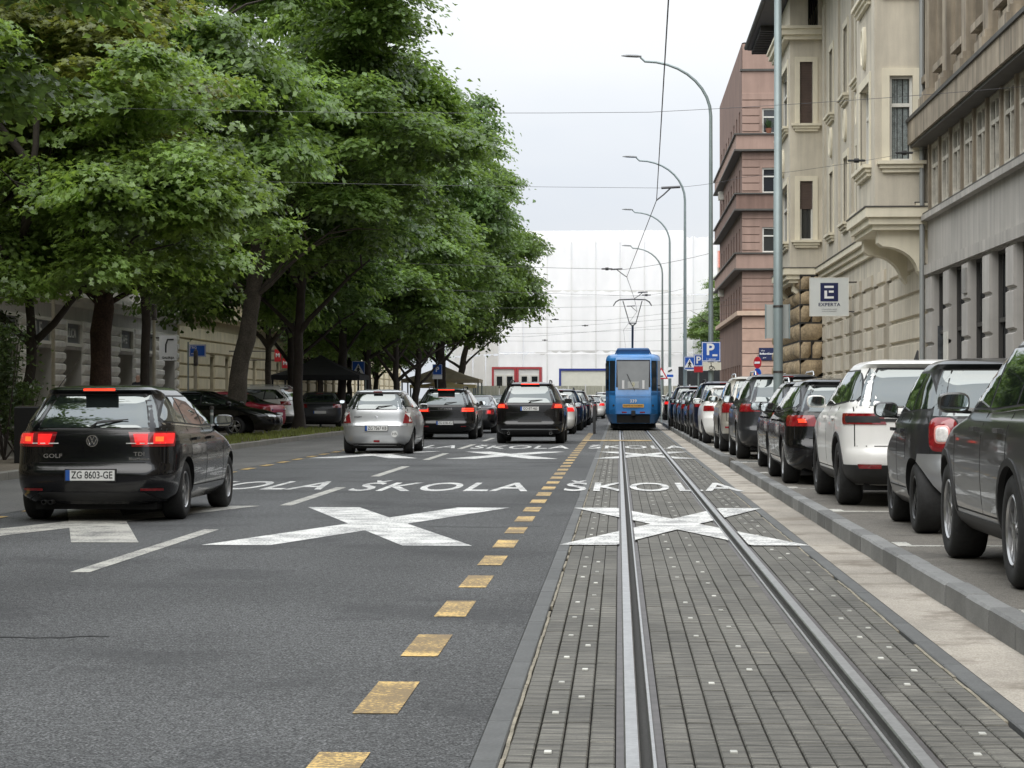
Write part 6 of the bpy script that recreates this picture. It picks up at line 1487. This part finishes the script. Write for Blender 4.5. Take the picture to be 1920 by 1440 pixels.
# ------------------------------------------------------------------ street furniture
def barrier(label, x, y):
    t = thing('lane_barrier', label, 'barrier', (x, y, 0)); q = MB(); q.box(-.04, .04, 0, 1.6, .12, .95); q.build('panel', M('barrier_dark', (.035, .037, .04), .5, var=.2), t)
    for yy in (.05, 1.5): q = MB(); q.tube([(0, yy, 0), (0, yy, 1.02)], .045, 8); q.build('upright', steel_dark, t)
barrier('dark upright lane divider panel left of the tram', at(1114, 745, 80).x, 80)
for k, (px_, lb_) in enumerate(((1270, 'dark litter bin nearest the tram at the end of the parked row'), (1278, 'dark litter bin beside the last parked car'))):
    t = thing('litter_bin', lb_, 'bin', (at(px_, 745, 96+k).x, 96+k, PZ)); q = MB(); q.lathe([(.20, 0), (.24, .75), (.24, .80), (.20, .80), (.18, .1)], 16, 0, 'z'); q.build('drum', M('bin_dark', (.03, .03, .032), .6), t, 40); q = MB(); q.lathe([(.25, .80), (.25, .84), (.12, .92), (.001, .92)], 16, 0, 'z'); q.build('lid', MATS['bin_dark'], t, 40)
def canopy(name, label, px0, px1, y_eave, y_top, Y, mat, depth=3.0, legm=None, z0=.1):
    a, b = at(px0, y_eave, Y), at(px1, y_eave, Y); zt2 = at((px0+px1)/2, y_top, Y).z; t = thing(name, label, 'tent', (a.x, Y, 0)); Wd = b.x-a.x; ze = a.z; q = MB(); c = (Wd/2, depth/2, zt2); cr_ = [(0, 0, ze), (Wd, 0, ze), (Wd, depth, ze), (0, depth, ze)]
    for k in range(4):
        p, r_ = Vector(cr_[k]), Vector(cr_[(k+1) % 4]); cc = Vector(c); rows = []
        for i in range(6): f = i/6; A, B = p.lerp(cc, f), r_.lerp(cc, f); sagz = -.12*math.sin(math.pi*f); rows.append([A.lerp(B, j/4)+Vector((0, 0, sagz*(1-abs(j/2-1)*.3))) for j in range(5)])
        rows.append([cc]*5); q.grid(rows)
    q.build('roof', mat, t)
    for k in range(4):
        p, r_ = Vector(cr_[k]), Vector(cr_[(k+1) % 4]); q = MB(); q.poly([p, r_, r_-Vector((0, 0, .22)), p-Vector((0, 0, .22))]); q.build('valance', mat, t)
        q = MB(); q.tube([(p.x+(.06 if p.x < 1 else -.06), p.y+(.06 if p.y < 1 else -.06), z0), (p.x+(.06 if p.x < 1 else -.06), p.y+(.06 if p.y < 1 else -.06), ze)], .05, 6); q.build('leg', legm or plast, t)
    return t
blackcl = M('black_canvas', (.012, .012, .014), .85, var=.2); beigecl = M('beige_canvas', lin((190, 178, 152)), .85, var=.1, trans=.2)
canopy('gazebo', 'black canvas gazebo between the left trees', 508, 674, 703, 664, 100, blackcl, 4)
canopy('market_tent', 'beige peaked tent behind the far left trees', 752, 898, 711, 684, 142, beigecl, 4, galv)
canopy('market_tent', 'low pale yellow awning under the peaked tent', 768, 890, 721, 713, 139, M('yellow_canvas', lin((205, 190, 140)), .85), 2, galv)
# left signs
SY = 80; x0, x1, z0, z1 = box_at(355, 386, 646, 669, SY); t = thing('street_sign', 'small blue direction board under the left trees', 'sign', (0, SY, 0)); o = board(t, 'plate', x0, x1, z0, z1, s_blue, rim=s_white); link('lettering', text_mesh('TRG', .13, s_white), o, (x0+.15, -.034, z1-.11)); link('lettering', text_mesh('centar', .10, s_white), o, (x0+.2, -.034, z0+.12)); post(t, x0-.05, .04, .1, z1+.1)
SY = 108; x0, x1, z0, z1 = box_at(660, 684, 677, 706, SY); t = thing('pedestrian_sign', 'blue pedestrian crossing sign right of the black gazebo', 'sign', (0, SY, 0)); o = board(t, 'plate', x0, x1, z0, z1, s_blue, rim=s_white); ped(o, (x0+x1)/2, (z0+z1)/2, .58, -.036, s_blk, s_white); post(t, (x0+x1)/2+.35, .04, .1, z0+.1)
SY = 133; x0, x1, z0, z1 = box_at(811, 829, 683, 703, SY); t = thing('parking_sign', 'blue P sign in front of the thick far trunk', 'sign', (0, SY, 0)); o = board(t, 'plate', x0, x1, z0, z1, s_blue, rim=s_white); link('lettering', text_mesh('P', .42, s_white, .003, .012), o, ((x0+x1)/2, -.034, (z0+z1)/2)); board(t, 'white_panel', x0, x1, z0-.25, z0-.01, s_white); post(t, (x0+x1)/2, .04, .1, z1+.2)
SY = 97; x0, x1, z0, z1 = box_at(299, 332, 629, 676, SY); t = thing('gallery_sign', 'white hanging gallery sign with black curved emblem on the left houses', 'sign', (0, SY, 0)); o = board(t, 'panel', x0, x1, z0, z1, s_white, -.05, .05); cx = (x0+x1)/2
q = MB(); q.tube([(cx+.25, -.06, z1-.18), (cx-.02, -.06, z1-.18), (cx-.1, -.06, z1-.4), (cx-.1, -.06, z0+.35)], .035, 5); q.build('emblem', s_blk, o); link('lettering', text_mesh('GALERIJA', .13, s_blk, .002, .004), o, (cx, -.056, z0+.12)); q = MB(); q.tube([(x0, 0, z1-.1), (LX, 0, z1-.1)], .03, 5); q.build('bracket', steel_dark, t)
SY = 118; 
for px_, w_, lb_ in ((521, 12, 'narrow red shop sign left of the gazebo roof'), (530, 12, 'red shop sign with white letters touching the gazebo roof')):
    x0, x1, z0, z1 = box_at(px_-w_/2, px_+w_/2, 671 if px_ > 525 else 655, 690 if px_ > 525 else 678, SY); t = thing('shop_sign', lb_, 'sign', (0, SY+(px_-521)*.1, 0)); o = board(t, 'panel', x0, x1, z0, z1, s_red, -.06, .06); link('lettering', text_mesh('M', .3, s_white, .003, .01), o, ((x0+x1)/2, -.065, (z0+z1)/2)); q = MB(); q.tube([(x0, 0, z1-.1), (LX, 0, z1-.1)], .03, 5); q.build('bracket', steel_dark, t)
def pole(label, px_, Y, ytop, r=.055, m=galv):
    p = at(px_, ytop, Y); t = thing('pole', label, 'pole', (p.x, Y, .1)); q = MB(); q.tube([(0, 0, 0), (0, 0, 1.2), (0, 0, p.z)], [r*1.2, r, r*.85], 8); q.build('shaft', m, t, 60); q = MB(); q.lathe([(r*1.2, p.z-.02), (r*1.6, p.z), (r*1.6, p.z+.5), (.001, p.z+.6)], 10, 0, 'z'); q.build('cap', steel_dark, t)
cream_p = M('cream_post', lin((176, 168, 150)), .6, var=.1)
pole('pale slim pole between the first two left trunks', 100, 62, 545, .06, cream_p); pole('pale slim pole right of the slim dark trunk', 289, 72, 605, .06, cream_p)
pole('short cream pole under the blue direction board', 367, 78, 690, .05, cream_p)
for px_, Y, lb_ in ((452, 72, 'grey bollard beside the leaning trunk by the saloon nose'), (601, 91, 'grey bollard behind the silver hatchback by the gazebo'), (397, 66, 'grey bollard hidden beside the black hatchback nose')):
    t = thing('bollard', lb_, 'bollard', (at(px_, 745, Y).x, Y, .1)); q = MB(); q.tube([(0, 0, 0), (0, 0, .85)], .05, 10); q.build('shaft', galv, t, 60); q = MB(); q.lathe([(.05, .85), (.07, .87), (.06, .95), (.001, .97)], 12, 0, 'z'); q.build('knob', steel_dark, t, 50)
    q = MB(); q.lathe([(.053, .68), (.053, .76)], 12, 0, 'z'); q.build('band', plate_w, t)
# shrubs and a dark planter box at the left edge
leafD = leaf_mat('shrub_leaf', (.05, .08, .03))
def shrub(label, px_, Y, h, n, seed, m=leafD):
    t = thing('shrub', label, 'shrub', (at(px_, 745, Y).x, Y, .1)); rg = random.Random(seed); q = MB(); qs = MB()
    for k in range(9):
        a = rg.uniform(0, 6.28); e = rg.uniform(.9, 1.5); d = Vector((math.cos(a)*math.cos(e), math.sin(a)*math.cos(e), math.sin(e))); qs.tube([(0, 0, 0), d*h*.5, d*h*.95], [.02, .014, .005], 5)
    for k in range(n):
        a = rg.uniform(0, 6.28); r_ = abs(rg.gauss(0, .32)); z = h*rg.uniform(.15, 1)**.8; c = Vector((math.cos(a)*r_, math.sin(a)*r_, z)); d = Vector((rg.gauss(0, 1), rg.gauss(0, 1), rg.gauss(.2, .6))).normalized(); s = d.cross(Vector((rg.random(), rg.random(), rg.random()))).normalized()*.03; l = .11
        q.poly([c, c+d*l*.5+s, c+d*l, c+d*l*.5-s])
    qs.build('stems', bark_d, t); q.build('foliage', m, t)
shrub('tall loose shrub at the far left edge', 8, 42, 2.6, 1500, 1); shrub('loose dark shrub left of the black hatchback', 36, 43, 1.5, 1100, 2); shrub('second tall shrub at the left edge by the wall', -12, 45, 3.0, 1500, 3)
t = thing('planter_box', 'black planter box standing left behind the black hatchback', 'planter', (at(62, 745, 40).x, 40, .1)); q = MB(); q.box(-.35, .35, 0, .9, 0, 1.05, c=.02); q.build('box', M('planter_black', (.012, .012, .012), .7), t); q = MB(); q.box(-.30, .30, .05, .85, 1.0, 1.062); q.build('soil', soil, t)
# a person walking on the raised pavement, only the head shows above the roof of the black hatchback
pp_ = at(258.5, 708, 88); per = thing('person', 'bald person in a dark shirt walking on the left pavement', 'person', (pp_.x, 88, .42))
hz_ = pp_.z-.42; sk = hz_/1.63
V_ = [((0, 0, .95), .15), ((0, 0, 1.18), .14), ((0, 0, 1.38), .15), ((0, 0, 1.48), .06), ((0, .02, 1.56), .085), ((0, .02, 1.66), .095), ((0, .02, 1.73), .06),
      ((.17, 0, 1.40), .065), ((.24, .02, 1.14), .05), ((.23, -.08, .90), .038), ((-.17, 0, 1.40), .065), ((-.24, -.02, 1.14), .05), ((-.23, .10, .90), .038), ((.10, 0, .88), .10), ((.10, .12, .50), .07), ((.10, .10, .08), .05), ((.10, -.06, .04), .045), ((-.10, 0, .88), .10), ((-.10, -.10, .50), .07), ((-.10, -.22, .08), .05), ((-.10, -.36, .04), .045)]
E_ = [(0, 1), (1, 2), (2, 3), (3, 4), (4, 5), (5, 6), (2, 7), (7, 8), (8, 9), (2, 10), (10, 11), (11, 12), (0, 13), (13, 14), (14, 15), (15, 16), (0, 17), (17, 18), (18, 19), (19, 20)]
me = bpy.data.meshes.new('body'); me.from_pydata([tuple(c*sk for c in v[0]) for v in V_], E_, []); ob = link('tmp_body', me); md = ob.modifiers.new('s', 'SKIN'); ob.modifiers.new('d', 'SUBSURF').levels = 1
for k, v in enumerate(V_): me.skin_vertices[0].data[k].radius = (v[1]*sk, v[1]*sk)
me.skin_vertices[0].data[0].use_root = True
dg = bpy.context.evaluated_depsgraph_get(); dg.update(); bm_ = bpy.data.meshes.new_from_object(ob.evaluated_get(dg)); bpy.data.objects.remove(ob)
skin = M('skin', (.52, .32, .24), .55); shirt = M('dark_shirt', (.02, .022, .03), .8); trou = M('trousers', (.03, .035, .05), .85)
bm_.materials.clear()
for m_ in (skin, shirt, trou): bm_.materials.append(m_)
for p_ in bm_.polygons:
    z = p_.center.z/sk; p_.material_index = 0 if z > 1.47 or (abs(p_.center.x) > .2*sk and z < 1.1) else (1 if z > .93 else 2); p_.use_smooth = True
link('body', bm_, per)
for dx in (-1, 1): q = MB(); q.lathe([(.001, -.02), (.02, 0), (.001, .02)], 8, 0, 'x', (dx*.1*sk, .02, 1.62*sk)); q.build('ear', skin, per, 60)
# ------------------------------------------------------------------ the street goes on behind the camera (it shows in paint and glass)
for nm, lb_, fr_, mt in (('rear_right_house', 'grey rendered house continuing the right row behind the camera', Fr((7.0, 0, 0), (0, 1, 0), (-1, 0, 0)), greyd), ('rear_left_house', 'beige house continuing the left row behind the camera', Fr((-21, 0, 0), (0, 1, 0), (1, 0, 0)), lbw)):
    t = thing(nm, lb_, 'building'); y1_ = 26.9 if 'right' in nm else 59.9
    ops_ = [(-118+4*k, -116.4+4*k, 1.2+3.9*j, 3.4+3.9*j) for k in range(int((y1_+118)/4)) for j in range(4)]
    wall(fr_, 'wall', t, -120, y1_, 0, 17, ops_, mt, .3, False)
    for a, b, c, d in ops_: q = fmb(fr_); q.box(a, b, -.3, -.26, c, d); q.build('window', glass_dark, t)
t = thing('added_end_house', 'unseen dark brown house added to close the street behind the camera', 'building'); fe = Fr((0, -121, 0), (1, 0, 0), (0, 1, 0)); ops_ = [(-20+3.4*k, -18.5+3.4*k, 1.2+3.9*j, 3.4+3.9*j) for k in range(8) for j in range(4)]  # unseen house, added and coloured dark to darken reflections in car paint
wall(fe, 'wall', t, -21, 7, 0, 17, ops_, M('dark_end_wall', (.07, .05, .04), .9, var=.2), .3, False)
for a, b, c, d in ops_: q = fmb(fe); q.box(a, b, -.3, -.26, c, d); q.build('window', glass_dark, t)
struct(sheet('road_behind', -9.75, 2.2, -120, -20.01, -.002, asphalt))
for k, y in enumerate((34, 22, 10, -4, -18, -32, -48, -64)):
    tree('left row tree number %d from the camera backwards' % k if False else ('tree beside the camera in the left row', 'leafy tree of the left row, out of frame on the left', 'third tree of the left row beside the near lane', 'tree of the left row level with the camera', 'tree just behind the camera on the left', 'tree well behind the camera on the left', 'tree far behind the camera on the left', 'farthest tree behind the camera on the left')[k], (-13.2, y, .1), [(0, 0, 0), (.0, 0, 4), (.1, 0, 9)], .2, .12, (cF1, cF2, cF3)[k % 3], (.3, 0, 4.6), k*1.3, (1, 1, 1), 30+k, bark_d, 6, .4, 3.0, 3)
